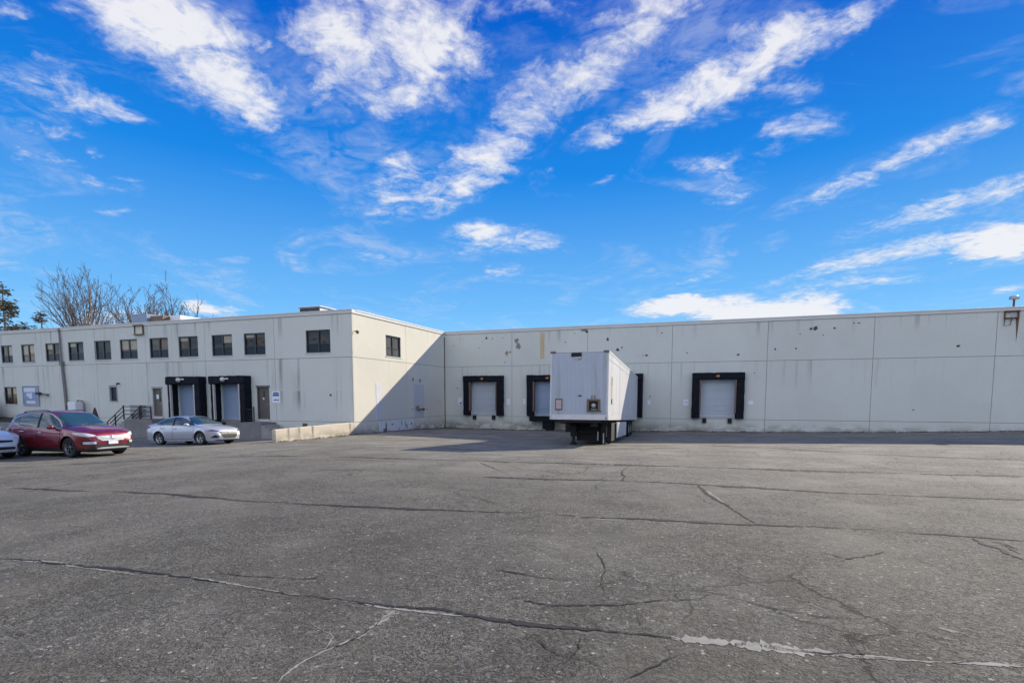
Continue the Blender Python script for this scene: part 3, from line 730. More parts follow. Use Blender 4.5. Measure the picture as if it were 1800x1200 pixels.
def window(fr, a0, a1, z0, z1, upper, lower, name='window', mid=True, blind=()):
    f = MB(); d0, d1 = -0.16, -0.05; t = 0.075
    fbox(f, fr, a0, a0 + t, d0, d1, z0, z1); fbox(f, fr, a1 - t, a1, d0, d1, z0, z1)
    fbox(f, fr, a0 + t, a1 - t, d0, d1, z0, z0 + t); fbox(f, fr, a0 + t, a1 - t, d0, d1, z1 - t, z1)
    c = (a0 + a1) / 2; zm = z0 + (z1 - z0) * 0.40
    fbox(f, fr, c - 0.055, c + 0.055, d0, d1 - 0.005, z0 + t, z1 - t)
    if mid:
        fbox(f, fr, a0 + t, c - 0.055, d0, d1 - 0.02, zm - 0.025, zm + 0.025)
        fbox(f, fr, c + 0.055, a1 - t, d0, d1 - 0.02, zm - 0.025, zm + 0.025)
    w = f.build(name, M_FRAME, ware)
    sl = MB(); fbox(sl, fr, a0 - 0.05, a1 + 0.05, -0.05, 0.035, z0 - 0.06, z0 - 0.003); sl.build('sill', M_COPING, w)
    if mid:
        for q0, q1, hb in blind:
            bl = MB(); c0 = a0 + t + (a1 - a0 - 2 * t) * q0; c1 = a0 + t + (a1 - a0 - 2 * t) * q1; zt_ = z1 - t
            bl.face([fr.p(c0, -0.105, zt_ - (zt_ - zm) * hb), fr.p(c1, -0.105, zt_ - (zt_ - zm) * hb), fr.p(c1, -0.105, zt_), fr.p(c0, -0.105, zt_)])
            bl.build('blind', M_BLIND, w, fix=False)
        g = MB(); g.face([fr.p(a0 + t, -0.11, zm), fr.p(c, -0.11, zm), fr.p(c, -0.11, z1 - t), fr.p(a0 + t, -0.11, z1 - t)])
        g.build('upper_pane', upper[0], w, fix=False)
        g = MB(); g.face([fr.p(c, -0.115, zm), fr.p(a1 - t, -0.115, zm), fr.p(a1 - t, -0.115, z1 - t), fr.p(c, -0.115, z1 - t)])
        g.build('upper_pane', upper[1], w, fix=False)
        g = MB(); g.face([fr.p(a0 + t, -0.10, z0 + t), fr.p(a1 - t, -0.10, z0 + t), fr.p(a1 - t, -0.10, zm), fr.p(a0 + t, -0.10, zm)])
        g.build('lower_pane', lower, w, fix=False)
    else:
        for (p0, p1), mt in (((a0 + t, c), upper[0]), ((c, a1 - t), upper[1])):
            g = MB(); g.face([fr.p(p0, -0.11, z0 + t), fr.p(p1, -0.11, z0 + t), fr.p(p1, -0.11, z1 - t), fr.p(p0, -0.11, z1 - t)])
            g.build('pane', mt, w, fix=False)
    return w


G_, B_, T_, S_ = M_GLASS, M_GLASSB, M_GLASST, M_SCREEN
UP = [(G_, T_), (T_, T_), (B_, B_), (G_, G_), (G_, B_), (B_, B_), (G_, B_), (B_, G_), (G_, B_), (G_, B_), (G_, G_)]
LO = [S_, M_GLASSB, S_, S_, S_, S_, S_, S_, S_, S_, S_]
M_BLIND = plain('window_blind_behind_glass', (0.33, 0.28, 0.19), 0.15, var=0.35, vscale=5)
BL = {0: [(0.53, 1.0, 0.9)], 1: [(0.0, 0.47, 0.95), (0.53, 1.0, 0.75)], 2: [(0.0, 0.47, 0.5)], 3: [(0.0, 0.47, 0.35)], 5: [(0.0, 0.47, 0.85), (0.53, 1.0, 0.85)], 7: [(0.0, 0.47, 0.3)], 8: [(0.53, 1.0, 0.6)], 9: [(0.0, 0.47, 0.25)]}
for k, (h, u, lo) in enumerate(zip(winL, UP, LO)): window(FL, *h, u, lo, blind=BL.get(k, ()))
M_SIDEPANE = glass_mat('grey_reflecting_glass', (0.10, 0.10, 0.095), 0.06, 0.8)
window(FS, *SW, *WZ, (M_SIDEPANE, M_SIDEPANE), M_SIDEPANE)
window(FL, *low1, (B_, T_), None, mid=False)
# small window: pale frame, dark pane
f = MB(); a0, a1, z0, z1 = low2
fbox(f, FL, a0, a0 + 0.1, -0.12, 0.03, z0, z1); fbox(f, FL, a1 - 0.06, a1, -0.12, 0.03, z0, z1)
fbox(f, FL, a0 + 0.1, a1 - 0.06, -0.12, 0.03, z1 - 0.15, z1); fbox(f, FL, a0 + 0.1, a1 - 0.06, -0.12, 0.03, z0, z0 + 0.06)
w = f.build('window', M_DOORFR, ware)
g = MB(); g.face([FL.p(a0, -0.08, z0), FL.p(a1, -0.08, z0), FL.p(a1, -0.08, z1), FL.p(a0, -0.08, z1)]); g.build('pane', S_, w, fix=False)


def man_door(h, win):
    a0, a1, z0, z1 = h
    mb = MB(); fbox(mb, FL, a0 + 0.05, a1 - 0.05, -0.14, -0.08, z0 + 0.02, z1 - 0.06)
    if not win: fbox(mb, FL, a0 + 0.05, a1 - 0.05, -0.08, -0.07, z0 + 1.02, z0 + 1.05)
    d = mb.build('door', M_DOOR, ware, bevel=0.006)
    f = MB(); t = 0.05
    fbox(f, FL, a0, a0 + t, -0.16, 0.03, z0, z1); fbox(f, FL, a1 - t, a1, -0.16, 0.03, z0, z1); fbox(f, FL, a0 - 0.06, a1 + 0.06, -0.16, 0.05, z1 - 0.06, z1 + 0.06)
    f.build('door_frame', M_DOORFR if win else M_DOOR, d)
    s = MB(); fbox(s, FL, a0, a1, -0.1, 0.06, z0 - 0.12, z0 + 0.02); s.build('threshold', M_COPING, d)
    k = MB(); k.tube([FL.p(a1 - 0.13, -0.08, z0 + 0.95), FL.p(a1 - 0.13, -0.02, z0 + 0.95), FL.p(a1 - 0.24, -0.02, z0 + 0.95)], 0.016, 8); k.build('handle', M_GALV, d)
    if win:
        p = MB(); fbox(p, FL, a1 - 0.36, a1 - 0.10, -0.08, -0.072, z0 + 1.05, z0 + 1.85); p.build('pane', M_GLASSB, d)
        n = MB(); fbox(n, FL, a0 + 0.24, a0 + 0.46, -0.08, -0.074, z0 + 1.22, z0 + 1.52); n.build('notice', M_PAPER, d)
    else:
        n = MB(); fbox(n, FL, a0 + 0.42, a0 + 0.50, -0.08, -0.074, z0 + 1.42, z0 + 1.80); n.build('pane', M_DARK, d)
        n = MB(); fbox(n, FL, a0 + 0.36, a0 + 0.46, -0.08, -0.072, z0 + 1.27, z0 + 1.38); n.build('notice', M_PAPER, d)
    return d


man_door(doorL, True); man_door(doorR, False)


def wavy(p, amp, seed):
    rr = random.Random(seed)
    return [Vector(q) + Vector((rr.uniform(-amp, amp), rr.uniform(-amp, amp) * 0.6, rr.uniform(-amp, amp))) for q in p]


def pad(mb, fr, a0, a1, d, z0, z1, seed, n=9, horiz=False):
    """a foam pad: box whose long faces sag and bulge a little"""
    rr = random.Random(seed)
    rows = []
    for i in range(n + 1):
        t = i / n; q = [rr.uniform(-0.018, 0.018) for _ in range(8)]
        if horiz:
            a = a0 + (a1 - a0) * t
            ring = [fr.p(a, 0.0, z0 + q[0]), fr.p(a, d * 0.92, z0 + q[1]), fr.p(a, d + q[2], z0 + 0.06), fr.p(a, d + q[3], z1 - 0.06), fr.p(a, d * 0.92, z1 + q[4]), fr.p(a, 0.0, z1 + q[5])]
        else:
            z = z0 + (z1 - z0) * t
            ring = [fr.p(a0 + q[0], 0.0, z), fr.p(a0 + q[1], d * 0.92, z), fr.p(a0 + 0.06, d + q[2], z), fr.p(a1 - 0.06, d + q[3], z), fr.p(a1 + q[4], d * 0.92, z), fr.p(a1 + q[5], 0.0, z)]
        rows.append(ring)
    mb.grid(rows, 0, False, closed=True); mb.face(rows[0]); mb.face(list(reversed(rows[-1])))


def dock_back(c, k, bump=True):
    a0, a1, z0, z1 = c - 1.08, c + 1.08, 0.90, 3.40
    p = MB(); fbox(p, FB, a0, a1, -0.18, -0.12, z0, z1)
    fbox(p, FB, a0 + 0.05, a1 - 0.05, -0.12, -0.10, z0 + 0.42, z0 + 0.46)
    dr = p.build('dock_door', M_PANEL if k != 1 else M_PANELB, ware)
    s = MB(); d = 0.34
    pad(s, FB, c - 1.64, c - 1.10, d, 0.80, 3.42, k * 7 + 1); pad(s, FB, c + 1.10, c + 1.64, d, 0.80, 3.42, k * 7 + 2)
    pad(s, FB, c - 1.64, c + 1.64, d + 0.03, 3.38, 3.84, k * 7 + 3, 12, True)
    s.build('dock_seal', M_BLACK, dr)
    for sx in (-1, 1):
        g = MB(); x = c + sx * 1.095; fbox(g, FB, x - 0.045, x + 0.045, 0.0, d + 0.02, 1.15, 3.36); g.build('guide_strip', M_STRIP, dr)
    l = MB(); l.lathe(FB.p(c, d + 0.08, 3.60), (0, -1, -0.4), [(0.0, -0.06), (0.08, -0.06), (0.10, 0.04), (0.07, 0.10), (0.0, 0.11)], 12)
    fbox(l, FB, c - 0.16, c + 0.03, d + 0.02, d + 0.06, 3.57, 3.64); l.build('dock_light', M_AMBER, dr)
    f = MB(); fbox(f, FB, a0, a1, -0.12, 0.02, z0 - 0.07, z0 - 0.002); f.build('dock_sill', M_GALV, dr)
    if bump:
        for sx in (-1, 1):
            b = MB(); x = c + sx * 0.80; fbox(b, FB, x - 0.13, x + 0.13, 0.0, 0.14, 0.48, 0.80); b.build('dock_bumper', M_RUBBER, dr, bevel=0.01)
    else:
        b = MB(); fbox(b, FB, c - 1.35, c + 1.05, 0.0, 0.55, 0.42, 0.80); fbox(b, FB, c - 0.35, c + 0.45, 0.0, 0.45, -0.15, 0.42); fbox(b, FB, c + 0.9, c + 1.5, 0.0, 0.3, 0.32, 0.62)
        b.build('dock_leveler', M_BLACK, dr, bevel=0.01)
    return dr


for k, c in enumerate(DK): dock_back(c, k, bump=(k != 1))


def dock_left(a0, a1, k):
    c = (a0 + a1) / 2
    p = MB(); fbox(p, FL, a0, a1, -0.18, -0.12, 0.78, 3.12); dr = p.build('dock_door', M_PANELB, ware)
    s = MB(); d = 0.55
    pad(s, FL, a0 - 0.34, a0 - 0.03, d, 0.62, 3.08, 30 + k); pad(s, FL, a1 + 0.03, a1 + 0.50, d, 0.55, 3.08, 40 + k)
    pad(s, FL, a0 - 0.42, a1 + 0.52, d + 0.04, 3.04, 3.56, 50 + k, 12, True)
    s.build('dock_seal', M_BLACK, dr)
    for x in (a0 - 0.05, a1 + 0.04):
        g = MB(); fbox(g, FL, x - 0.04, x + 0.04, d - 0.12, d + 0.02, 0.75, 3.03); g.build('guide_strip', M_PSTRIP, dr)
    l = MB(); l.lathe(FL.p(c - 0.12, d + 0.12, 3.34), (0.3, -1, -0.5), [(0.0, -0.10), (0.10, -0.10), (0.15, 0.02), (0.14, 0.08), (0.0, 0.09)], 12)
    fbox(l, FL, c - 0.1, c + 0.28, d + 0.03, d + 0.08, 3.34, 3.42); l.build('dock_light', M_LAMPW, dr)
    f = MB(); fbox(f, FL, a0 - 0.15, a1 + 0.15, -0.12, 0.06, 0.12, 0.777); f.build('dock_sill', M_DARKCONC, dr)
    for x in (a0 + 0.2, a1 - 0.2):
        b = MB(); fbox(b, FL, x - 0.13, x + 0.13, 0.0, 0.14, 0.25, 0.60); b.build('dock_bumper', M_RUBBER, dr, bevel=0.01)


dock_left(dkL1[0], dkL1[1], 0); dock_left(dkL2[0], dkL2[1], 1)

# downpipe with its collector box
mb = MB()
mb = MB()
mb.tube([FL.p(-45.08, 0.10, 7.25), FL.p(-45.08, 0.10, 7.02), FL.p(-45.03, 0.10, 6.9), FL.p(-44.98, 0.10, 4.75)], 0.06, 8)
mb.tube([FL.p(-44.95, 0.12, 4.70), FL.p(-44.82, 0.12, 2.7), FL.p(-44.68, 0.12, -0.5)], 0.095, 8)
fbox(mb, FL, -45.10, -44.82, 0.0, 0.22, 4.55, 4.85)
mb.build('downpipe', M_PIPE, ware)
# scuppers at the parapet
for fr, a0, a1, z0, z1 in ((FL, -37.32, -36.42, 6.48, 7.16), (FB, 15.95, 16.62, 6.66, 7.10)):
    s = MB()
    fbox(s, fr, a0, a1 + 0.02, 0.0, 0.16, z1 - 0.06, z1); fbox(s, fr, a0, a1, 0.0, 0.14, z0, z0 + 0.06)
    fbox(s, fr, a0, a0 + 0.05, 0.0, 0.06, z0 + 0.06, z1 - 0.06); fbox(s, fr, a1 - 0.05, a1, 0.0, 0.10, z0 + 0.06, z1 - 0.06)
    sc_ = s.build('scupper', M_RUST if fr is FB else M_BROWNM, ware)
    s = MB(); fbox(s, fr, a0 + 0.28, a1 - 0.05, 0.0, 0.02, z0 + 0.06, z1 - 0.06); s.build('scupper_opening', M_GALV if fr is FB else M_SIDE, sc_)
    if fr is FB:
        s = MB(); s.tube([fr.p(a0 + 0.02, 0.05, z0), fr.p(a0 + 0.02, 0.05, z0 - 0.38), fr.p(a0 + 0.30, 0.05, z0 - 0.36), fr.p(a0 + 0.36, 0.05, z0)], 0.018, 6); s.build('overflow_hook', M_RUST, sc_)
# low vent grille, corner floodlight, blanked strip, standpipe
mb = MB(); fbox(mb, FL, -23.25, -22.92, 0.0, 0.03, 0.38, 0.62)
for k in range(4): fbox(mb, FL, -23.22, -22.95, 0.03, 0.045, 0.41 + 0.05 * k, 0.43 + 0.05 * k)
mb.build('vent_grille', M_BROWNM, ware)
M_STRIPW = plain('pale_blanked_strip', (0.60, 0.60, 0.63), 0.7, var=0.2, vscale=2)
mb = MB(); fbox(mb, FS, 29.33, 29.88, 0.0, 0.012, 0.78, 3.10); mb.build('blanking_panel', M_STRIPW, ware)
mb = MB(); fbox(mb, FS, 34.0, 35.5, 0.0, 0.012, 0.77, 3.12); mb.build('blanking_panel', plain('repaired_render', (0.52, 0.51, 0.51), 0.8, var=0.12, vscale=2), ware)
# rendered plinth at the foot of the side wall, broken at its end
mb = MB(); rr = random.Random(5)
pl = [(29.6, 0.62), (30.3, 0.66), (31.5, 0.68), (32.6, 0.70), (33.4, 0.70), (34.02, 0.70), (33.95, 0.45), (33.9, 0.28), (33.6, 0.10), (33.2, -0.05), (32.8, -0.3), (29.6, -0.3)]
mb.face([FS.p(a, 0.03, z) for a, z in pl])
for k in range(len(pl)):
    a, b = pl[k], pl[(k + 1) % len(pl)]
    mb.face([FS.p(a[0], 0.03, a[1]), FS.p(b[0], 0.03, b[1]), FS.p(b[0], 0, b[1]), FS.p(a[0], 0, a[1])])
mb.build('render_plinth', plain('fresh_white_render', (0.66, 0.655, 0.64), 0.85, var=0.12, vscale=1.5), ware)


def blotch(mb, fr, a, z, ra, rz, seed, d=0.004, n=14, mi=0):
    rr = random.Random(seed)
    mb.face([fr.p(a + ra * cos(2 * pi * k / n) * rr.uniform(0.6, 1.15), d, z + rz * sin(2 * pi * k / n) * rr.uniform(0.6, 1.15)) for k in range(n)], mi)


wear = [plain('bare_grey_patch', (0.24, 0.225, 0.19), 0.9, var=0.4, vscale=8), plain('yellowed_patch', (0.55, 0.44, 0.26), 0.85, var=0.2), plain('dark_scuff', (0.075, 0.068, 0.06), 0.9, var=0.4)]
mb = MB()
blotch(mb, FB, -13.45, 6.42, 0.20, 0.22, 1); blotch(mb, FB, -13.32, 6.02, 0.20, 0.28, 2); blotch(mb, FB, -8.3, 7.0, 0.26, 0.12, 3)
blotch(mb, FB, -14.25, 5.52, 0.20, 0.24, 4, mi=1); blotch(mb, FB, -14.25, 5.52, 0.12, 0.15, 5, 0.007); blotch(mb, FB, -13.98, 5.60, 0.10, 0.05, 6, mi=2)
blotch(mb, FB, -8.12, 6.9, 0.12, 0.10, 9, 0.007, mi=2)
fbox(mb, FB, -11.60, -11.28, 0.0, 0.004, 5.05, 6.95, 1)
for k, (a, z, s_) in enumerate(((6.2, 6.5, .10), (6.45, 6.53, .14), (7.5, 6.5, .07), (8.8, 6.75, .07), (8.55, 6.76, .05), (2.0, 5.0, .10), (-1.2, 5.2, .06), (-3.9, 5.1, .11), (-4.15, 5.1, .05), (-2.9, 6.6, .05),
                               (4.2, 5.3, .06), (5.4, 5.3, .06), (6.9, 6.1, .05), (5.6, 6.2, .05), (13.9, 5.2, .11), (-15.9, 6.7, .09), (-15.4, 6.65, .05), (-14.6, 6.7, .05), (-9.7, 6.2, .05), (-9.0, 6.8, .05),
                               (-5.9, 5.55, .13), (-5.6, 5.7, .07), (-16.5, 6.0, .05), (-18.4, 2.9, .07), (-14.4, 4.85, .05), (-6.6, 6.3, .10), (11.9, 1.45, .06), (-3.6, 2.25, .06))):
    blotch(mb, FB, a, z, s_, s_ * R.uniform(0.6, 1.4), 20 + k, mi=2 if R.random() < 0.6 else 0)
for k, (a, z, s_, t_) in enumerate(((30.35, 0.30, .10, .32), (30.25, 0.1, .25, .14), (31.1, 0.42, .16, .06), (32.3, 0.45, .05, .22), (32.75, 0.35, .06, .30), (32.95, 0.2, .10, .20), (33.6, 0.36, .10, .10), (32.0, 0.1, .08, .10), (33.9, 3.45, .10, .18), (34.9, 3.4, .10, .14), (33.75, 1.35, .07, .07), (34.5, 1.4, .35, .28), (35.9, 1.3, .07, .06), (37.7, 1.9, .07, .05))):
    blotch(mb, FS, a, z, s_, t_, 60 + k, 0.034, mi=0 if k % 3 else 2)
fbox(mb, FL, -21.20, -21.06, 0.0, 0.006, 2.28, 2.40, 2)
mb.build('paint_wear', wear, ware, fix=False)
# rust run below the right-hand scupper
m_, nt_, b_ = new_mat('rust_run'); g_ = NG(nt_)
pz = g_.n('ShaderNodeSeparateXYZ'); g_.l(g_.pos(), pz.inputs[0])
g_.l(g_.mix(g_.noise(g_.pos(), 9, 4, 0.6), (0.10, 0.05, 0.03), (0.22, 0.13, 0.08)), b_.inputs['Base Color'])
b_.inputs['Roughness'].default_value = 0.9
mb = MB(); mb.face([FB.p(16.50, 0.005, 6.66), FB.p(16.66, 0.005, 6.66), FB.p(16.63, 0.005, 5.9), FB.p(16.59, 0.005, 5.3), FB.p(16.56, 0.005, 5.9)]); mb.build('rust_stain', m_, ware, fix=False)
# thin lightning-style conduit lines and the parapet of the landing
mb = MB(); fbox(mb, FL, -38.2, -36.0, 0.0, 0.02, 0.55, 1.66); mb.build('splash_panel', plain('grey_splash_panel', (0.34, 0.34, 0.335), 0.8), ware)

# wall-mounted things
mb = MB(); mb.lathe(FS.p(27.22, 0.22, 6.02), (1, 0, -0.5), [(0, -0.1), (0.07, -0.1), (0.11, 0.05), (0, 0.06)], 12)
t = thing('wall_floodlight', 'small dark floodlight fixed near the top of the sunlit corner', 'light', FS.p(27.22, 0, 6.02))
mb.build('lamp_head', M_BROWNM, t); mb = MB(); mb.tube([FS.p(27.22, 0, 6.08), FS.p(27.22, 0.2, 6.06)], 0.02, 6); mb.build('bracket', M_BROWNM, t)
t = thing('security_camera', 'small black security camera above the narrow framed window', 'camera', FL.p(-39.14, 0, 3.16))
mb = MB(); mb.lathe(FL.p(-39.14, 0.12, 3.16), (0.2, -1, -0.3), [(0, -0.08), (0.06, -0.08), (0.06, 0.12), (0, 0.13)], 10); mb.build('camera_body', M_PLASTIC, t)
mb = MB(); mb.tube([FL.p(-39.14, 0, 3.2), FL.p(-39.14, 0.1, 3.18)], 0.02, 6); mb.build('bracket', M_PLASTIC, t)
t = thing('spout_pipe', 'black pipe sticking out of the wall right of the framed poster', 'pipe', FL.p(-47.4, 0, 2.45))
mb = MB(); mb.tube([FL.p(-47.95, 0.16, 2.50), FL.p(-47.5, 0.16, 2.45), FL.p(-46.95, 0.16, 2.43)], 0.035, 8); fbox(mb, FL, -48.0, -47.6, 0.08, 0.24, 2.40, 2.58); mb.build('pipe', M_PLASTIC, t)
mb = MB(); fbox(mb, FL, -47.12, -46.85, 0.0, 0.22, 2.32, 2.47); mb.build('pipe_box', M_PIPE, t)
t = thing('standpipe', 'short rusty red standpipe on the shaded side wall', 'pipe', FS.p(34.87, 0, 1.33))
mb = MB(); mb.tube([FS.p(34.87, 0, 1.33), FS.p(34.87, 0.28, 1.33)], 0.06, 10); mb.build('pipe', M_RUST, t)
mb = MB(); mb.lathe(FS.p(34.87, 0.28, 1.33), (1, 0, 0), [(0, -0.02), (0.10, -0.02), (0.10, 0.08), (0, 0.10)], 10); mb.build('cap', M_RUST, t)

# framed poster and signs
a0, a1, z0, z1 = -49.80, -48.06, 1.63, 3.02
t = thing('framed_poster', 'large blue and white poster in a grey frame on the office wall', 'poster', FL.p((a0 + a1) / 2, 0, z0))
mb = MB(); fbox(mb, FL, a0, a1, 0.0, 0.04, z0, z1)
pn = mb.build('poster_sheet', plain('poster_blue', (0.22, 0.28, 0.46), 0.4, var=0.35, vscale=2.2), t)
mb = MB(); w_ = 0.07
fbox(mb, FL, a0 - w_, a0, 0.0, 0.07, z0 - w_, z1 + w_); fbox(mb, FL, a1, a1 + w_, 0.0, 0.07, z0 - w_, z1 + w_); fbox(mb, FL, a0, a1, 0.0, 0.07, z0 - w_, z0); fbox(mb, FL, a0, a1, 0.0, 0.07, z1, z1 + w_)
mb.build('frame', M_GALV, t)
mb = MB()
fbox(mb, FL, a0 + 0.08, a1 - 0.3, 0.04, 0.044, z1 - 0.42, z1 - 0.10); fbox(mb, FL, a0 + 0.3, a1 - 0.35, 0.04, 0.044, z0 + 0.08, z0 + 0.30)
blotch(mb, FL, (a0 + a1) / 2 - 0.05, (z0 + z1) / 2, 0.28, 0.26, 91, 0.044); blotch(mb, FL, (a0 + a1) / 2 - 0.35, (z0 + z1) / 2 + 0.05, 0.2, 0.14, 92, 0.046)
mb.build('pale_shapes', plain('poster_white', (0.62, 0.66, 0.75), 0.4, var=0.15), t, fix=False)


def board(fr, a, z, w, hh, label, bands, group=None, name='notice_sign', tilt=0.0):
    t = thing(name, label, 'sign', fr.p(a, 0, z - hh / 2), group)
    mb = MB(); fbox(mb, fr, a - w / 2, a + w / 2, 0.0, 0.015, z - hh / 2, z + hh / 2); mb.build('board', M_PAPER, t)
    if bands:
        mb = MB()
        for (x0, x1, y0, y1) in bands: fbox(mb, fr, a + x0 * w, a + x1 * w, 0.015, 0.018, z + y0 * hh, z + y1 * hh)
        mb.build('printed_blocks', M_BLUEINK, t)
    return t


board(FL, -25.32 + 0.08, 2.22, 0.62, 0.72, 'white sign with blue printed blocks right of the brown office door', [(-0.34, 0.36, 0.27, 0.40), (-0.40, 0.38, 0.08, 0.24), (-0.30, 0.06, -0.30, -0.20), (0.12, 0.36, -0.30, -0.20)])
gN = 'notices beside the dock doors'
board(FB, -18.16, 1.90, 0.36, 0.55, 'white notice with torn corner nearest the inner corner of the yard', [(-0.1, 0.4, -0.4, -0.2)], gN)
board(FB, -14.13, 1.85, 0.26, 0.45, 'white notice between the first dock door and the next one, nearer the first', None, gN)
board(FB, -12.82, 1.88, 0.22, 0.40, 'small white notice left of the dock door half hidden by the trailer', None, gN)
board(FB, -3.66, 1.84, 0.20, 0.32, 'small white notice just right of the trailer and its dock seal', None, gN)
board(FB, -1.20, 1.85, 0.34, 0.40, 'pale two-part notice left of the rightmost dock door', [(-0.4, 0.4, -0.03, 0.03)], gN)
board(FB, 2.86, 1.85, 0.30, 0.26, 'torn white notice right of the rightmost dock door', None, gN)

# retaining wall that carries the side wall forward
mb = MB()
pts = [(YF + 0.02, 0.735), (20.75, 0.655)]
rows = []
n = 26
for i in range(n + 1):
    y = 20.75 + (YF - 0.02 - 20.75) * i / n; zt = 0.655 + (0.735 - 0.655) * i / n + R.uniform(-0.008, 0.008)
    rows.append([(XS - 0.22, y, -1.0), (XS - 0.22, y, zt - 0.02), (XS - 0.20, y, zt), (XS - 0.02, y, zt), (XS, y, zt - 0.02), (XS, y, -1.0)])
mb.grid(rows, 0, False); mb.face(rows[0]); mb.face(rows[-1])
rw_m = wall_mat('stained_retaining_wall', (0.62, 0.55, 0.43), 0.9, 0, ((0.70, 0.9),))
solo(mb, 'retaining_wall', rw_m, 'low sunlit cream concrete wall running forward from the building corner', 'wall', loc=(XS - 0.1, 23.9, 0))

# stairs and landings by the office doors
def stairs(name, label, a0, a1, depth, top, foot, direction, nsteps, run):
    t = thing(name, label, 'steps', (a0, YF - depth, foot))
    mb = MB(); mb.box(a0, a1, YF - depth, YF - 0.03, foot - 0.4, top); mb.build('landing', M_DARKCONC, t, bevel=0.01)
    rise = (top - foot) / (nsteps + 1); mb = MB()
    for k in range(nsteps):
        zt = top - rise * (k + 1)
        if direction > 0: mb.box(a1 + run * k, a1 + run * (k + 1), YF - depth, YF - 0.04, foot - 0.4, zt)
        else: mb.box(a0 - run * (k + 1), a0 - run * k, YF - depth, YF - 0.04, foot - 0.4, zt)
    mb.build('step_flight', M_CONC, t, bevel=0.01)
    return t


stairs('concrete_steps', 'grey concrete steps and landing behind the red car, with black rails', -36.9, -34.3, 1.4, 0.74, -0.45, -1, 6, 0.29)
stairs('concrete_steps', 'dark concrete steps below the brown door beside the low cream wall', -27.0, -25.3, 1.25, 0.66, -0.30, 1, 5, 0.29)


def handrail(name, label, posts, bars, r=0.025, pickets=None):
    t = thing(name, label, 'railing', posts[0][0])
    for p0, p1 in posts:
        mb = MB(); mb.tube([p0, p1], r * 1.5, 6); mb.build('post', M_RAIL, t)
    mb = MB()
    for b in bars: mb.tube(b, r, 6)
    mb.build('rails', M_RAIL, t)
    if pickets:
        mb = MB()
        for b in pickets: mb.tube(b, r * 0.6, 5)
        mb.build('pickets', M_RAIL, t)
    return t


for y, lab in ((YF - 1.35, 'black iron stair railing behind the red car, on the yard side of the steps'), (YF - 0.15, 'black iron stair railing behind the red car, on the wall side of the steps')):
    bars = [[(-38.65, y, -0.30 + dz), (-36.95, y, 0.80 + dz), (-35.45 if y < YF - 1 else -36.5, y, 0.80 + dz)] for dz in (0.78, 0.52, 0.26)]
    posts = [((-38.6, y, -0.4), (-38.6, y, 0.52)), ((-36.95, y, 0.74), (-36.95, y, 1.66)), ((-37.8, y, 0.15), (-37.8, y, 1.05))]
    if y < YF - 1: posts += [((-35.45, y, 0.74), (-35.45, y, 1.62)), ((-34.4, y, 0.74), (-34.4, y, 1.58))]; bars += [[(-35.45, y, 0.95 + 0.3 * k), (-34.4, y, 0.95 + 0.3 * k)] for k in range(3)]
    handrail('stair_railing', lab, posts, bars, 0.03)
y = YF - 0.45
handrail('landing_railing', 'short black picket railing beside the brown door above the dock pit', [((-27.45, y, 0.2), (-27.45, y, 1.50)), ((-26.62, y, 0.66), (-26.62, y, 1.62))],
         [[(-27.45, y, 1.45), (-26.62, y, 1.45)], [(-27.45, y, 0.78), (-26.62, y, 0.78)]], 0.025, [[(-27.45 + 0.14 * k, y, 0.78), (-27.45 + 0.14 * k, y, 1.45)] for k in range(1, 6)])

# utility cabinet with pipe loop behind the red car
t = thing('utility_cabinet', 'white utility cabinet with brown pipe loop against the office wall', 'cabinet', (-43.2, YF - 0.4, -0.4))
mb = MB(); mb.box(-43.70, -42.85, YF - 0.7, YF - 0.15, -0.5, 1.86); mb.build('cabinet_body', M_WHITE, t, bevel=0.05)
mb = MB(); mb.tube([(-43.2, YF - 0.35, 1.86), (-43.15, YF - 0.3, 1.97), (-42.65, YF - 0.3, 1.93), (-42.5, YF - 0.3, 1.7), (-42.5, YF - 0.3, -0.4)], 0.06, 8); mb.build('pipe', M_PIPE, t)
mb = MB(); mb.box(-44.0, -43.8, YF - 0.6, YF - 0.3, 1.0, 1.62); mb.build('meter', M_PLASTIC, t, bevel=0.03)

# planting bed at the far left
mb = MB(); mb.box(-62, -45.9, YF - 2.1, YF - 1.9, -1.4, 0.36); mb.box(-46.1, -45.9, YF - 1.9, YF - 0.05, -1.4, 0.36)
solo(mb, 'planter_wall', M_DARKCONC, 'low grey block wall holding the planting bed behind the red car', 'wall', bevel=0.01, loc=(-54, YF - 2, -1.0))
mb = MB(); rows = []
for i in range(40):
    x = -62 + 15.9 * i / 39
    rows.append([(x, YF - 1.9 + 1.86 * j / 8, 0.33 + 0.30 * (j / 8) ** 0.8 * min(1, (39 - i) / 10) + R.uniform(-0.03, 0.03)) for j in range(9)])
mb.grid(rows, 0, False); o = mb.build('mulch', plain('dark_mulch', (0.030, 0.020, 0.014), 0.95, var=0.5, vscale=9), fix=False); structure(o)


def leaf_cloud(mb, c, rad, n, size, seed, shell=0.35):
    rr = random.Random(seed)
    for _ in range(n):
        while True:
            v = Vector((rr.uniform(-1, 1), rr.uniform(-1, 1), rr.uniform(-1, 1)))
            if shell < v.length < 1: break
        k = 1 + 0.18 * sin(5 * v.x + 3 * v.z + seed) + 0.12 * sin(9 * v.y + seed)
        p = Vector(c) + Vector((v.x * rad[0], v.y * rad[1], v.z * rad[2])) * k
        u = Vector((rr.gauss(0, 1), rr.gauss(0, 1), rr.gauss(0, 1))).normalized(); w = u.orthogonal().normalized()
        s = size * rr.uniform(0.6, 1.4)
        mb.face([p - u * s, p + w * s * 0.5, p + u * s, p - w * s * 0.5])


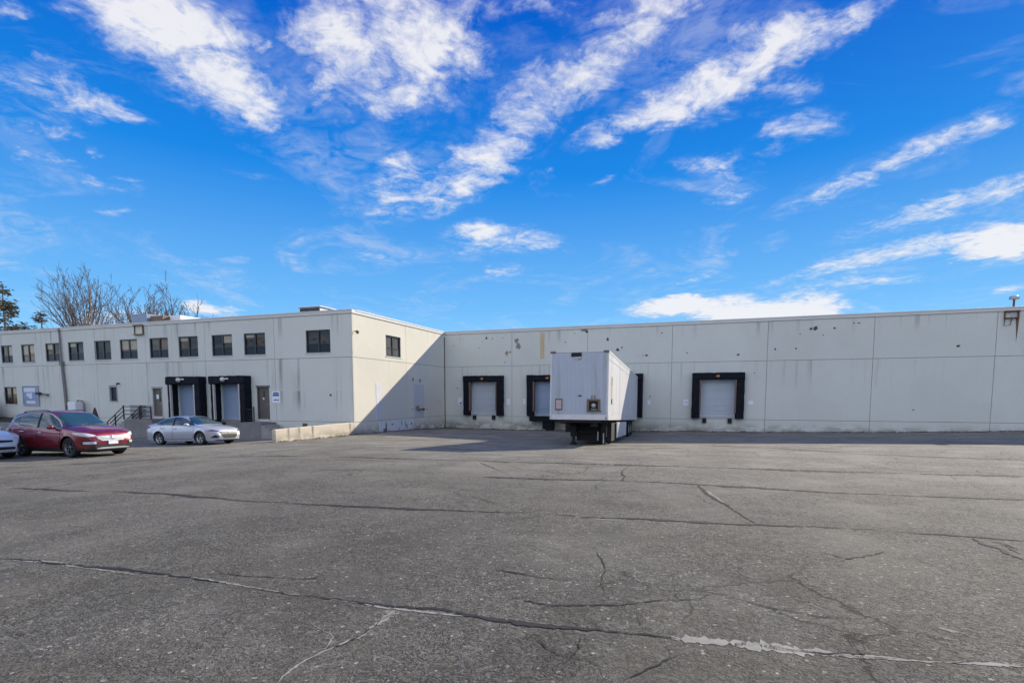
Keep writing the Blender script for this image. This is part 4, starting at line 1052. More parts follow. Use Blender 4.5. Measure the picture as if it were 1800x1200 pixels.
t = thing('shrub', 'rounded dark green shrub in the bed at the left edge', 'shrub', (-52.8, YF - 1.2, 0.3))
mb = MB(); leaf_cloud(mb, (-53.1, YF - 1.2, 1.2), (1.35, 0.9, 1.1), 2600, 0.09, 11); mb.build('foliage', M_BUSH, t, fix=False)
mb = MB(); mb.tube([(-53.1, YF - 1.2, 0.3), (-53.1, YF - 1.2, 1.0)], 0.06, 6); mb.build('stem', M_BARK, t)
t = thing('shrub', 'narrow brown conical shrub at the foot of the stair railing', 'shrub', (-39.4, YF - 1.6, -0.4))
mb = MB(); rr = random.Random(4)
for _ in range(1500):
    h = rr.random() ** 0.8; a = rr.uniform(0, 2 * pi); q = 0.42 * (1 - h) ** 0.85 + 0.02; rad = q * sqrt(rr.uniform(0.3, 1))
    p = Vector((-39.4 + rad * cos(a), YF - 1.6 + rad * sin(a), -0.3 + 1.75 * h)); u = Vector((rr.gauss(0, .4), rr.gauss(0, .4), 1)).normalized(); w = u.orthogonal().normalized(); s = 0.06
    mb.face([p - u * s, p + w * s * 0.4, p + u * s, p - w * s * 0.4])
mb.build('foliage', M_DRYBUSH, t, fix=False)
mb = MB(); mb.tube([(-39.4, YF - 1.6, -0.5), (-39.4, YF - 1.6, 0.3)], 0.05, 6); mb.build('stem', M_BARK, t)

# dead leaves, grit and weeds; their dark colour also paints in wall-foot shade
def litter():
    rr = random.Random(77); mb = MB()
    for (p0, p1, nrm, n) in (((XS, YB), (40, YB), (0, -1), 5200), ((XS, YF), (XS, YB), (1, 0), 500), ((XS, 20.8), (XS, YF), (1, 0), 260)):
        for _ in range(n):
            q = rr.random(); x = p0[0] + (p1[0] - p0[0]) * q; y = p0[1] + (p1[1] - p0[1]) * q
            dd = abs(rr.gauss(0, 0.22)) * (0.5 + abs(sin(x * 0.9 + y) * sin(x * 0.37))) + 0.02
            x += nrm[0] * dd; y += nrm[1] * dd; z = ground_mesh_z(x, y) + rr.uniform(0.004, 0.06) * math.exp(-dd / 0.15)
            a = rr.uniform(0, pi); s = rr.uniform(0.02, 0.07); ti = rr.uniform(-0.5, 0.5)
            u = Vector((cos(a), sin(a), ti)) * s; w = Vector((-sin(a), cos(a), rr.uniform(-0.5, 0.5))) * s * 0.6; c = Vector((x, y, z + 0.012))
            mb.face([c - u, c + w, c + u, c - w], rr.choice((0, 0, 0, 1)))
    o = mb.build('leaf_litter', [plain('leaf_litter_shade_dark', (0.045, 0.036, 0.028), 0.9, var=0.6, vscale=3), plain('tan_leaf_litter', (0.17, 0.125, 0.075), 0.9, var=0.4, vscale=3)], fix=False)
    o['kind'] = 'stuff'; o['label'] = 'leaf litter and grit along the foot of the walls, darkened to draw the shaded line there too'


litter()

# ------------------------------------------------------------------ on the roof
RZ = H - 0.3
t = thing('rooftop_unit', 'low grey rooftop unit with dark front near the building corner', 'rooftop unit', (-25.0, YF + 4.2, RZ))
mb = MB(); mb.box(-25.80, -24.15, YF + 3.0, YF + 6.2, RZ, 8.16); mb.build('housing', M_GALV, t, bevel=0.02)
mb = MB(); mb.box(-25.90, -24.05, YF + 2.9, YF + 6.3, 8.165, 8.22); mb.build('lid', M_WHITE, t, bevel=0.02)
mb = MB(); mb.box(-25.74, -25.0, YF + 2.97, YF + 2.995, RZ + 0.2, 8.11); mb.box(-24.95, -24.2, YF + 2.97, YF + 2.995, RZ + 0.2, 8.11); mb.build('louvre', M_FRAME, t)
t = thing('rooftop_unit', 'flared metal rooftop hood with brown and white boxes behind the parapet', 'rooftop unit', (-39.8, YF + 3.8, RZ))
mb = MB(); y0, y1 = YF + 3.0, YF + 4.6
mb.hexa([(-41.0, y0, RZ), (-39.95, y0, RZ), (-39.95, y1, RZ), (-41.0, y1, RZ), (-41.55, y0 - 0.2, 8.48), (-39.85, y0 - 0.2, 8.48), (-39.85, y1 + .2, 8.48), (-41.55, y1 + .2, 8.48)]); mb.build('hood', M_PANELB, t)
mb = MB(); mb.box(-39.75, -38.45, y0, y1, RZ, 8.30); mb.build('brown_housing', M_BROWNM, t, bevel=0.02)
mb = MB(); mb.box(-39.8, -37.4, y0 + 0.6, y1 + 1.2, RZ, 8.36); mb.build('cabinet', M_WHITE, t, bevel=0.02)
t = thing('roof_mast', 'thin mast on a low dark base above the office roof', 'mast', (-46.5, YF + 3, RZ))
mb = MB(); mb.box(-47.25, -45.75, YF + 2.6, YF + 3.4, RZ, 7.95); mb.build('base', M_BROWNM, t, bevel=0.02)
mb = MB(); mb.tube([(-46.25, YF + 3, 7.9), (-46.25, YF + 3, 10.9)], 0.045, 6); mb.box(-46.75, -46.15, YF + 2.9, YF + 3.1, 8.9, 9.0); mb.tube([(-46.75, YF + 3, 7.9), (-46.75, YF + 3, 9.0)], 0.04, 6); mb.build('pole', M_BROWNM, t)
t = thing('roof_vent', 'mushroom shaped vent pipe above the rusty scupper on the right', 'vent', (16.78, YB + 0.8, RZ))
mb = MB(); mb.tube([(16.70, YB + 0.8, RZ), (16.70, YB + 0.8, 7.86)], 0.055, 8); mb.build('pipe', M_RUST, t)
mb = MB(); mb.lathe((16.70, YB + 0.8, 7.84), (0, 0, 1), [(0.0, 0), (0.22, 0.0), (0.235, 0.03), (0.235, 0.15), (0.20, 0.18), (0.0, 0.19)], 16); mb.build('cap', M_GALV, t)

# ------------------------------------------------------------------ semi trailer at the third dock
def sheet_mat(name, col, ribs, rough=0.4):
    m, nt, b = new_mat(name); g = NG(nt)
    tcn = g.n('ShaderNodeTexCoord'); sp = g.n('ShaderNodeSeparateXYZ'); g.l(tcn.outputs['Object'], sp.inputs[0])
    p = tcn.outputs['Object']
    s = g.math('ADD', sp.outputs['X'], sp.outputs['Y'])
    fr = g.math('FRACT', g.math('MULTIPLY', s, ribs))
    line = g.step(g.math('ABSOLUTE', g.math('SUBTRACT', fr, 0.5)), 0.0, 0.07, 1, 0)
    dirt = g.noise(g.map(p, (3, 3, 0.35)), 1.0, 5, 0.6); dd = g.noise(p, 1.2, 5, 0.65)
    c = g.mix(dd, tuple(k * 0.86 for k in col), tuple(min(1, k * 1.05) for k in col))
    c = g.mix(g.step(dirt, 0.46, 0.74, 0, 0.5), c, (0.25, 0.245, 0.24))
    low = g.math('MULTIPLY', g.step(sp.outputs['Z'], 1.0, 2.1, 1, 0), g.step(g.noise(p, 4, 5, 0.7), 0.45, 0.75))
    c = g.mix(g.math('MULTIPLY', low, 0.35), c, (0.25, 0.21, 0.18))
    c = g.mix(g.math('MULTIPLY', line, 0.16), c, (0.20, 0.20, 0.22))
    g.l(c, b.inputs['Base Color']); b.inputs['Roughness'].default_value = rough
    g.bump(g.math('MULTIPLY', line, -1.0), 0.5, 0.01, b)
    return m


def build_trailer():
    W, LN, HH = 1.285, 15.35, 2.98
    base = Vector((-5.175, 23.2, 1.243))
    M = Matrix.Translation(base) @ Matrix.Rotation(0.0346, 4, 'Z') @ Matrix.Rotation(-0.040, 4, 'X')
    t = thing('semi_trailer', 'white box semi trailer backed up to the third loading dock without a tractor', 'trailer', (base.x, base.y, gz(base.x, base.y + 2)))
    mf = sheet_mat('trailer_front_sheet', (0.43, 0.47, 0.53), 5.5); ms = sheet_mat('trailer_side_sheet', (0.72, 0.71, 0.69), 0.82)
    mr = plain('trailer_rail_white', (0.62, 0.60, 0.58), 0.45, var=0.2, vscale=3)
    mk = plain('chassis_black', (0.010, 0.010, 0.011), 0.7, var=0.4)
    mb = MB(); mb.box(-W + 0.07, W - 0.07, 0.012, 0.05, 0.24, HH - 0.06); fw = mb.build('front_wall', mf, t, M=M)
    for sx in (-1, 1):
        mb = MB(); x0, x1 = sorted((sx * (W - 0.05), sx * (W - 0.005)))
        mb.box(x0, x1, 0.09, LN - 0.05, 0.22, HH - 0.10); mb.build('side_wall', ms, t, M=M)
        mb = MB(); x0, x1 = sorted((sx * (W - 0.06), sx * (W + 0.008)))
        mb.box(x0, x1, 0.09, LN, HH - 0.10, HH + 0.005); mb.box(x0, x1, 0.09, LN, HH - 0.37, HH - 0.355); mb.build('top_rail', mr, t, M=M, bevel=0.006)
        mb = MB(); mb.box(x0, x1, 0.09, LN, 0.0, 0.215); mb.build('bottom_rail', mr, t, M=M, bevel=0.006)
        mb = MB(); x0, x1 = sorted((sx * (W - 0.075), sx * W)); mb.box(x0, x1, 0.0, 0.088, 0.0, HH - 0.09); mb.build('corner_post', mr, t, M=M, bevel=0.025)
        mb = MB(); x0, x1 = sorted((sx * (W - 0.24), sx * (W + 0.006))); mb.box(x0, x1, -0.008, 0.10, HH - 0.085, HH + 0.012); mb.build('corner_cap', M_STRIP, t, M=M, bevel=0.02)
    mb = MB(); mb.box(-W + 0.245, W - 0.245, 0.0, 0.088, HH - 0.055, HH + 0.004); mb.build('front_header', mr, t, M=M, bevel=0.006)
    mb = MB(); mb.box(-W + 0.077, W - 0.077, -0.006, 0.06, 0.0, 0.235); mb.build('front_sill', mr, t, M=M, bevel=0.01)
    mb = MB(); mb.box(-W + 0.065, W - 0.065, 0.09, LN, HH - 0.02, HH - 0.005); mb.build('roof', mr, t, M=M)
    mb = MB(); mb.box(-W + 0.06, W - 0.06, 0.09, LN, 0.02, 0.12); mb.build('floor', mk, t, M=M)
    mb = MB(); mb.box(-W + 0.07, W - 0.07, LN - 0.04, LN, 0.13, HH - 0.03); mb.build('rear_door', ms, t, M=M)
    # fittings on the front wall
    mb = MB(); mb.box(-0.35, 0.10, -0.02, 0.01, HH - 0.24, HH - 0.075)
    lh = mb.build('lamp_panel', M_DARK, t, M=M); mb = MB(); mb.lathe((0.02, -0.012, HH - 0.30), (0, 1, 0), [(0.0, -0.02), (0.055, -0.02), (0.075, 0.0), (0.08, 0.02)], 16); mb.box(-0.22, 0.05, -0.012, 0.011, HH - 0.36, HH - 0.245); mb.build('clearance_lamp', M_GALV, lh, M=M)
    mb = MB(); mb.box(-1.04, -0.72, -0.012, 0.011, 0.42, 0.92); ph = mb.build('placard_holder', M_BROWNM, t, M=M)
    mb = MB(); mb.box(-1.00, -0.76, -0.016, -0.0125, 0.47, 0.86); mb.build('placard', plain('faded_pink_placard', (0.50, 0.36, 0.36), 0.6, var=0.3, vscale=10), ph, M=M)
    mb = MB()
    for a in (0.42, 0.90): mb.box(a - 0.045, a + 0.045, -0.05, 0.011, 0.40, 0.90)
    mb.box(0.465, 0.855, -0.05, 0.011, 0.82, 0.90); mb.box(0.36, 1.0, -0.06, 0.011, 0.36, 0.398)
    cb = mb.build('connection_box', M_BROWNM, t, M=M)
    mb = MB(); mb.box(0.466, 0.854, -0.004, 0.010, 0.402, 0.818); mb.build('recess', M_DARK, cb, M=M)
    mb = MB(); mb.lathe((0.66, -0.03, 0.62), (0, 1, 0), [(0, -0.03), (0.09, -0.02), (0.10, 0.02)], 14); mb.box(0.56, 0.80, -0.02, 0.0, 0.44, 0.47); mb.build('air_coupling', M_GALV, cb, M=M)
    mb = MB(); mb.box(-0.02, 0.13, -0.004, 0.011, 1.02, 1.07); mb.build('label_plate', M_DARK, t, M=M)
    mb = MB(); mb.box(0.56, 0.60, -0.004, 0.011, 0.92, 1.06); mb.box(0.68, 0.72, -0.004, 0.011, 0.92, 1.06); mb.build('drip_mark', M_BROWNM, t, M=M)
    mb = MB(); mb.box(W - 0.11, W - 0.07, -0.012, -0.007, 0.03, 0.13); mb.build('marker_light', M_TAIL, t, M=M)
    # warning plate on the lit side
    mb = MB(); mb.box(W - 0.005, W + 0.004, 1.02, 1.32, 0.98, 1.95); wp = mb.build('side_placard', plain('orange_tan_plate', (0.50, 0.32, 0.16), 0.6, var=0.25, vscale=8), t, M=M)
    mb = MB(); mb.box(W + 0.0045, W + 0.007, 1.06, 1.28, 1.55, 1.88); mb.build('plate_panel', M_BROWNM, wp, M=M)
    mb = MB(); mb.box(W - 0.005, W + 0.02, 1.06, 1.24, 0.72, 0.95); mb.build('side_reflector', M_DARK, t, M=M)
    # chassis
    mb = MB()
    for x in (-0.55, 0.55): mb.box(x - 0.07, x + 0.07, 0.4, LN - 0.4, -0.30, 0.015)
    for k in range(24): mb.box(-W + 0.08, W - 0.08, 0.5 + k * 0.6, 0.58 + k * 0.6, -0.09, 0.012)
    mb.box(-0.95, 0.95, 0.12, 2.6, -0.12, 0.011); mb.box(-1.18, -0.85, 2.9, 4.4, -0.62, -0.1); mb.box(-0.48, 1.16, 2.3, 4.2, -1.0, -0.1); mb.box(-1.1, 1.1, 9.6, 12.3, -0.45, -0.1); mb.box(-0.95, -0.46, 6.0, 9.0, -0.7, -0.1)  # broad black boxes added here also fill in the deep shade below the floor
    mb.build('chassis', mk, t, M=M)
    mb = MB(); mb.lathe((0, 1.0, -0.125), (0, 0, -1), [(0, 0), (0.05, 0), (0.04, 0.1), (0.05, 0.12), (0, 0.12)], 12); mb.build('kingpin', mk, t, M=M)
    yl = 2.05
    for sx in (-1, 1):
        x = 0.13 + sx * 0.72
        zg = gz(base.x + x, base.y + yl) - base.z + 0.040 * yl
        mb = MB(); mb.box(x - 0.13, x + 0.13, yl - 0.11, yl + 0.11, -0.80, 0.0); mb.box(x - 0.06, x + 0.06, yl - 0.06, yl + 0.06, zg + 0.08, -0.75)
        mb.hexa([(x - 0.17, yl - 0.17, zg), (x + 0.17, yl - 0.17, zg), (x + 0.17, yl + 0.17, zg), (x - 0.17, yl + 0.17, zg), (x - 0.08, yl - 0.08, zg + 0.12), (x + 0.08, yl - 0.08, zg + 0.12), (x + 0.08, yl + 0.08, zg + 0.12), (x - 0.08, yl + 0.08, zg + 0.12)])
        mb.build('landing_leg', mk if sx < 0 else plain('landing_leg_worn', (0.014, 0.013, 0.013), 0.7, var=0.6), t, M=M)
    mb = MB(); mb.box(-0.50, 0.76, yl - 0.03, yl + 0.03, -0.62, -0.55); mb.tube([(-0.59, yl, -0.7), (0.13, yl, -0.15), (0.85, yl, -0.7)], 0.03, 6); mb.tube([(-0.59, yl, -0.2), (-0.59, yl + 1.3, -0.2)], 0.03, 6)
    mb.build('leg_brace', mk, t, M=M)
    mb = MB(); mb.tube([(0.60, yl - 0.25, -0.55), (0.60, yl - 0.25, -0.95)], 0.03, 8); mb.tube([(0.85, yl - 0.2, -0.62), (0.85, yl - 0.2, -1.1)], 0.035, 8); mb.build('crank_handle', M_GALV, t, M=M)
    # side box / skirt panel
    mb = MB(); mb.box(W - 0.06, W - 0.015, 3.75, 8.1, -0.86, -0.10); mb.box(W - 0.07, W - 0.005, 3.68, 3.745, -0.88, -0.08); sp_ = mb.build('side_skirt', ms, t, M=M)
    # axles and wheels
    for yy in (10.35, 11.65):
        zc = gz(base.x - 0.4, base.y + yy) + 0.50 - base.z + 0.040 * yy
        mb = MB(); mb.tube([(-1.0, yy, zc), (1.0, yy, zc)], 0.07, 10); mb.box(-0.7, -0.5, yy - 0.5, yy + 0.5, zc + 0.1, -0.28); mb.box(0.5, 0.7, yy - 0.5, yy + 0.5, zc + 0.1, -0.28); mb.build('axle', mk, t, M=M)
        for sx in (-1, 1):
            for xo in (1.10, 0.78):
                c = Vector((sx * xo, yy, zc))
                mb = MB(); mb.lathe(c, (sx, 0, 0), [(0.28, -0.10), (0.44, -0.13), (0.49, -0.11), (0.50, -0.05), (0.50, 0.05), (0.49, 0.11), (0.44, 0.13), (0.28, 0.10)], 28)
                wh = mb.build('wheel', M_TYRE, t, M=M)
                mb = MB(); mb.lathe(c, (sx, 0, 0), [(0.28, 0.10), (0.25, 0.08), (0.22, -0.03), (0.12, 0.0), (0.10, 0.08), (0.0, 0.08)], 24); mb.build('rim', M_GALV, wh, M=M)
    mb = MB()
    for sx in (-1, 1): mb.box(min(sx * 0.7, sx * 1.22), max(sx * 0.7, sx * 1.22), 12.4, 12.42, -0.95, -0.1)
    mb.build('mudflap', M_RUBBER, t, M=M)


build_trailer()

# ------------------------------------------------------------------ cars
def interp(tab, x):
    if x <= tab[0][0]: return tab[0][1]
    for (a, b), (c, d) in zip(tab[:-1], tab[1:]):
        if x <= c:
            t = (x - a) / (c - a) if c > a else 0
            return b + (d - b) * t
    return tab[-1][1]


def smooth_tab(tab, n=3):
    """soften the corners of a profile without losing its ends"""
    xs = np.linspace(tab[0][0], tab[-1][0], 240); z = np.array([interp(tab, x) for x in xs])
    for _ in range(n):
        zz = z.copy(); zz[2:-2] = (z[:-4] + z[1:-3] * 2 + z[2:-2] * 3 + z[3:-1] * 2 + z[4:]) / 9; z = zz
    return list(zip(xs, z))


M_TRIM = plain('satin_window_trim', (0.45, 0.45, 0.46), 0.35, metal=0.6, var=0.05)


def build_car(name, label, cx, cy, S, paint):
    """a car heading +x; S holds profiles in metres with x forward from the middle of the wheelbase"""
    fa, ra, rad, wt = S['front'], S['rear'], S['radius'], S['width'] / 2
    sx0 = 1.0
    zs = {}
    tr = S['track'] / 2
    for kx, ax in (('f', fa), ('r', ra)):
        for ky, sy in (('l', 1), ('r', -1)): zs[kx + ky] = gz(cx + ax, cy + sy * tr)
    zf = (zs['fl'] + zs['fr']) / 2; zr = (zs['rl'] + zs['rr']) / 2
    zl = (zs['fl'] + zs['rl']) / 2; zri = (zs['fr'] + zs['rr']) / 2
    px = (zf - zr) / (fa - ra); py = (zl - zri) / (2 * tr)
    z0 = zf - px * fa

    # the car stands on its wheels: shear its height by the small ground slope
    M = Matrix(((1, 0, 0, cx), (0, 1, 0, cy), (px, py, 1, z0), (0, 0, 0, 1)))
    t = thing(name, label, 'car', (cx, cy, z0))
    top = smooth_tab(S['top'], 4); belt = smooth_tab(S['belt'], 4)
    xt, xn = S['top'][0][0], S['top'][-1][0]
    R_ = rad + S.get('arch', 0.05); zc = rad
    sts = set(np.round(np.linspace(xt, xn, 46), 4))
    for e in (0.01, 0.03, 0.07, 0.12, 0.2, 0.3): sts.add(round(xn - e, 4)); sts.add(round(xt + e, 4))
    for ax in (fa, ra):
        for k in range(-10, 11): sts.add(round(ax + R_ * sin(k * pi / 20), 4))
        sts.add(round(ax - R_ - 0.004, 4)); sts.add(round(ax + R_ + 0.004, 4))
    sts = sorted(sts)
    sts = [s for i, s in enumerate(sts) if i == 0 or s - sts[i - 1] > 0.002]

    def plan(x):          # half width factor with rounded ends
        f = 1.0
        dn = xn - x
        if dn < S['noser']: q = 1 - dn / S['noser']; f = 1 - S['nosecut'] * q ** S.get('nosep', 2.4)
        dt = x - xt
        if dt < S['tailr']: q = 1 - dt / S['tailr']; f = min(f, 1 - S['tailcut'] * q ** 2.4)
        return f

    def section(x):
        w = wt * plan(x); zt = interp(top, x); zb = min(interp(belt, x), zt - 0.005)
        sill = interp(S['sill'], x); zlow = sill
        for ax in (fa, ra):
            if abs(x - ax) < R_: zlow = max(sill, zc + sqrt(R_ * R_ - (x - ax) ** 2))
        zlow = min(zlow, zb - 0.05)
        cab = max(0.0, min(1.0, (zt - zb - 0.03) / 0.33)); cab = cab * cab * (3 - 2 * cab)

        def sy(z):
            y = w
            m = S['widest']
            if z < m: y -= w * 0.07 * ((m - z) / (m - 0.15)) ** 1.8
            else: y -= w * 0.065 * ((z - m) / max(0.05, S['beltz'] - m)) ** 2
            # character crease and flared arches
            for ax in (fa, ra):
                dd = sqrt((x - ax) ** 2 + (z - zc) ** 2)
                y += 0.018 * math.exp(-((dd - R_) / 0.07) ** 2)
            return y
        pts = []
        for k in range(7):
            z = zlow + (zb - zlow) * (k / 6.0); pts.append((sy(z), z))
        yb = pts[-1][0]
        wr = w * S['roofw']
        zre = zt - (0.035 * (1 - cab) + 0.065 * cab)
        zre = max(zre, zb + 0.001)
        yr = yb * 0.80 * (1 - cab) + wr * cab
        y1 = yb * 0.955 * (1 - cab) + (yb - 0.03) * cab
        z1 = zb + (zre - zb) * (0.45 * (1 - cab) + 0.06 * cab)
        pts.append((y1, z1))
        for q in (0.35, 0.7):
            yy = y1 + (yr - y1) * q + 0.02 * cab * sin(q * pi); zz = z1 + (zre - z1) * q
            pts.append((yy, zz))
        pts.append((yr, zre))
        pts.append((yr * 0.90, zre + (zt - zre) * 0.55)); pts.append((yr * 0.55, zre + (zt - zre) * 0.90)); pts.append((0.0, zt))
        return pts
    rows = []
    for x in sts:
        h = section(x)
        rows.append([(x, y, z) for y, z in h] + [(x, -y, z) for y, z in reversed(h[:-1])])
    mb = MB(); mb.grid(rows, 0, True); mb.face(rows[0], 0, True); mb.face(list(reversed(rows[-1])), 0, True)
    bvh = BVHTree.FromPolygons([Vector(v) for v in mb.v], mb.f)
    body = mb.build('body', paint, t, M=M, weld=True)
    es = body.modifiers.new('edges', 'EDGE_SPLIT'); es.split_angle = radians(50)
    # patches are laid on the body: outline (s, zlow, zhigh) seen along a direction
    def patch(name, mt, parent, O, Sd, pts, off=0.006, n=5, m=6, thick=0.0, smooth=True):
        O = Vector(O).normalized(); Sd = Vector(Sd)
        g = []
        ss = []
        for (a, b) in zip(pts[:-1], pts[1:]):
            for i in range(n): q = i / n; ss.append(tuple(a[k] + (b[k] - a[k]) * q for k in range(3)))
        ss.append(pts[-1])
        for s, zl_, zh_ in ss:
            col = []
            for j in range(m + 1):
                z = zl_ + (zh_ - zl_) * j / m
                o = O * 6 + Sd * s + Vector((0, 0, z))
                hit = bvh.ray_cast(o, -O)
                col.append(hit[0] + O * off * 0.3 + hit[1] * off * (1 if hit[1].dot(O) > 0 else -1) if hit[0] else None)
            g.append(col)
        p = MB()
        i0 = len(p.v); idx = {}
        for a in range(len(g)):
            for j in range(m + 1):
                if g[a][j] is not None: idx[(a, j)] = len(p.v); p.v.append(tuple(g[a][j]))
        for a in range(len(g) - 1):
            for j in range(m):
                q = [(a, j), (a + 1, j), (a + 1, j + 1), (a, j + 1)]
                if all(k in idx for k in q):
                    c = [Vector(p.v[idx[k]]) for k in q]
                    if max((c[i] - c[i - 1]).length for i in range(4)) > 0.45: continue
                    p.f.append(tuple(idx[k] for k in q)); p.m.append(0); p.sm.append(smooth)
        if not p.f: print('empty patch', name, label); return None
        o = p.build(name, mt, parent, M=M, weld=True)
        # faces look outwards
        return o

    def side(name, mt, pts, parent=None, off=0.006, both=True, **k):
        r = None
        for sg in ((-1, 1) if both else (-1,)):
            r = patch(name, mt, parent or t, (0, sg, 0), (1, 0, 0), pts, off, **k)
        return r

    def front(name, mt, pts, off=0.006, sgn=1, parent=None, **k):
        return patch(name, mt, parent or t, (sgn, 0, 0), (0, 1, 0), pts, off, **k)

    def corner(name, mt, alpha, pts, off=0.006, sgn=1, **k):
        """pts (x, y, zlow, zhigh) on the near (right) corner, mirrored to the other"""
        ca, sa = cos(radians(alpha)), sin(radians(alpha))
        for sg in (-1, 1):
            O = (sgn * ca, sg * sa, 0); Sd = (sgn * sa, -sg * ca, 0)
            q = [(sgn * sa * x - ca * abs(y), a, b) for x, y, a, b in pts]
            q = [(sgn * x * sa - abs(y) * ca, a, b) for x, y, a, b in pts]
            q.sort()
            # along Sd, s = x*sgn*sa - sg*y*ca with y = sg*|y|
            patch(name, mt, t, O, (sgn * sa, -sg * ca, 0), q, off, **k)
    # windows
    front('windshield', M_CARGLASS, S['windshield'], 0.005, n=6, m=8)
    front('rear_window', M_CARGLASS, S['rearglass'], 0.005, sgn=-1, n=5, m=5)
    for w_ in S['sidewin']: side('side_window', M_CARGLASS, w_, off=0.005)
    side('window_pillar', M_SEAM, S['bpillar'], off=0.007)
    if 'wintrim' in S:
        for w_ in S['wintrim']: side('window_trim', M_TRIM, w_, off=0.010, m=1)
    for d in S['doors']:
        for sg in (-1, 1):
            e = 0.015
            dd = [(a + (-e if i == 0 else e if i == len(d['o']) - 1 else 0), b - e, c + 0.002) for i, (a, b, c) in enumerate(d['o'])]
            patch('door_gap', M_SEAM, t, (0, sg, 0), (1, 0, 0), dd, 0.0015, n=4, m=8)
            dr = patch('door', paint, t, (0, sg, 0), (1, 0, 0), d['o'], 0.004, n=4, m=8)
            hx, hz = d['h']
            hit = bvh.ray_cast(Vector((hx, sg * 6, hz)), Vector((0, -sg, 0)))
            if hit[0]:
                y = hit[0].y; k = MB(); k.tube([(hx - 0.10, y + sg * 0.004, hz), (hx - 0.08, y + sg * 0.035, hz), (hx + 0.08, y + sg * 0.035, hz), (hx + 0.10, y + sg * 0.004, hz)], 0.016, 6)
                k.build('door_handle', S.get('handlemat', paint), dr, M=M)
    if 'cladding' in S:
        for c_ in S['cladding']: side('side_cladding', M_PLASTIC, c_, off=0.008)
    for nm, al, pts, mt, off in S['corners']: corner(nm, mt, al, pts, off)
    for nm, al, pts, mt, off in S['tailcorners']: corner(nm, mt, al, pts, off, sgn=-1)
    for nm, pts, mt, off in S['fronts']: front(nm, mt, pts, off, n=5, m=5)
    for nm, pts, mt, off in S['backs']: front(nm, mt, pts, off, sgn=-1, n=4, m=4)
    # grille bars
    if 'grillebars' in S:
        g = MB()
        for zb_, y_ in S['grillebars']:
            path = []
            for k in range(13):
                y = -y_ + 2 * y_ * k / 12; hit = bvh.ray_cast(Vector((6, y, zb_)), Vector((-1, 0, 0)))
                if hit[0]: path.append(hit[0] + Vector((0.016, 0, 0)))
            if len(path) > 3: g.tube(path, 0.011, 6)
        g.build('grille_bar', M_CHROME, t, M=M)
    if 'badge' in S:
        y, z, r_ = S['badge']; hit = bvh.ray_cast(Vector((6, y, z)), Vector((-1, 0, 0)))
        g = MB(); g.lathe(hit[0] + Vector((0.012, 0, 0)), (1, 0, 0.2), [(0, 0.014), (r_ * 0.8, 0.014), (r_, 0.0), (r_, -0.01)], 16); g.build('emblem', M_CHROME, t, M=M)
    if 'plate' in S:
        z0_, z1_, hw = S['plate']; hit = bvh.ray_cast(Vector((6, 0, (z0_ + z1_) / 2)), Vector((-1, 0, 0)))
        x = hit[0].x + 0.03; g = MB(); g.box(x - 0.03, x, -hw, hw, z0_, z1_); g.build('licence_plate', M_WHITE, t, M=M, bevel=0.006)
    # mirrors
    for sg in (-1, 1):
        mx, mz = S['mirror']; hit = bvh.ray_cast(Vector((mx, sg * 6, mz)), Vector((0, -sg, 0))); y = hit[0].y if hit[0] else sg * wt * 0.9
        g = MB(); rows2 = []
        for k in range(9):
            a = k / 8; rr_ = (sin(pi * min(1, max(0, a * 0.92 + 0.06)))) ** 0.5
            yy = y + sg * (0.03 + 0.22 * a)
            rows2.append([(mx - 0.01 + 0.075 * rr_ * cos(2 * pi * j / 12) - 0.03 * a, yy, mz + 0.06 + 0.075 * rr_ * sin(2 * pi * j / 12)) for j in range(12)])
        g.grid(rows2, 0, True, closed=True); g.face(rows2[0]); g.face(rows2[-1])
        g.tube([(mx, y - sg * 0.02, mz + 0.02), (mx, y + sg * 0.08, mz + 0.05)], 0.03, 8)
        g.build('wing_mirror', S.get('mirrormat', paint), t, M=M)
    # underside and wheel housings
    u = MB(); u.box(xt + 0.25, xn - 0.25, -wt * 0.66, wt * 0.66, 0.19, zc + 0.35)
    u.box(xt + 0.12, xt + 0.6, -wt * 0.70, wt * 0.70, 0.24, 0.45); u.box(xn - 0.5, xn - 0.14, -wt * 0.62, wt * 0.62, 0.19, 0.40)
    for ax in (fa, ra):
        for sg in (-1, 1):
            rw = []
            for j in range(13):
                a = pi * j / 12; rr_ = R_ - 0.008
                rw.append([(ax + rr_ * cos(a), sg * (wt * 0.955), zc + rr_ * sin(a)), (ax + rr_ * cos(a), sg * wt * 0.66, zc + rr_ * sin(a))])
            u.grid(rw, 0, True)
    for sg in (-1, 1): u.box(ra + R_ + 0.02, fa - R_ - 0.02, min(sg * wt * 0.66, sg * wt * 0.90), max(sg * wt * 0.66, sg * wt * 0.90), 0.2, 0.34)
    u.build('underbody', M_PLASTIC, t, M=M)
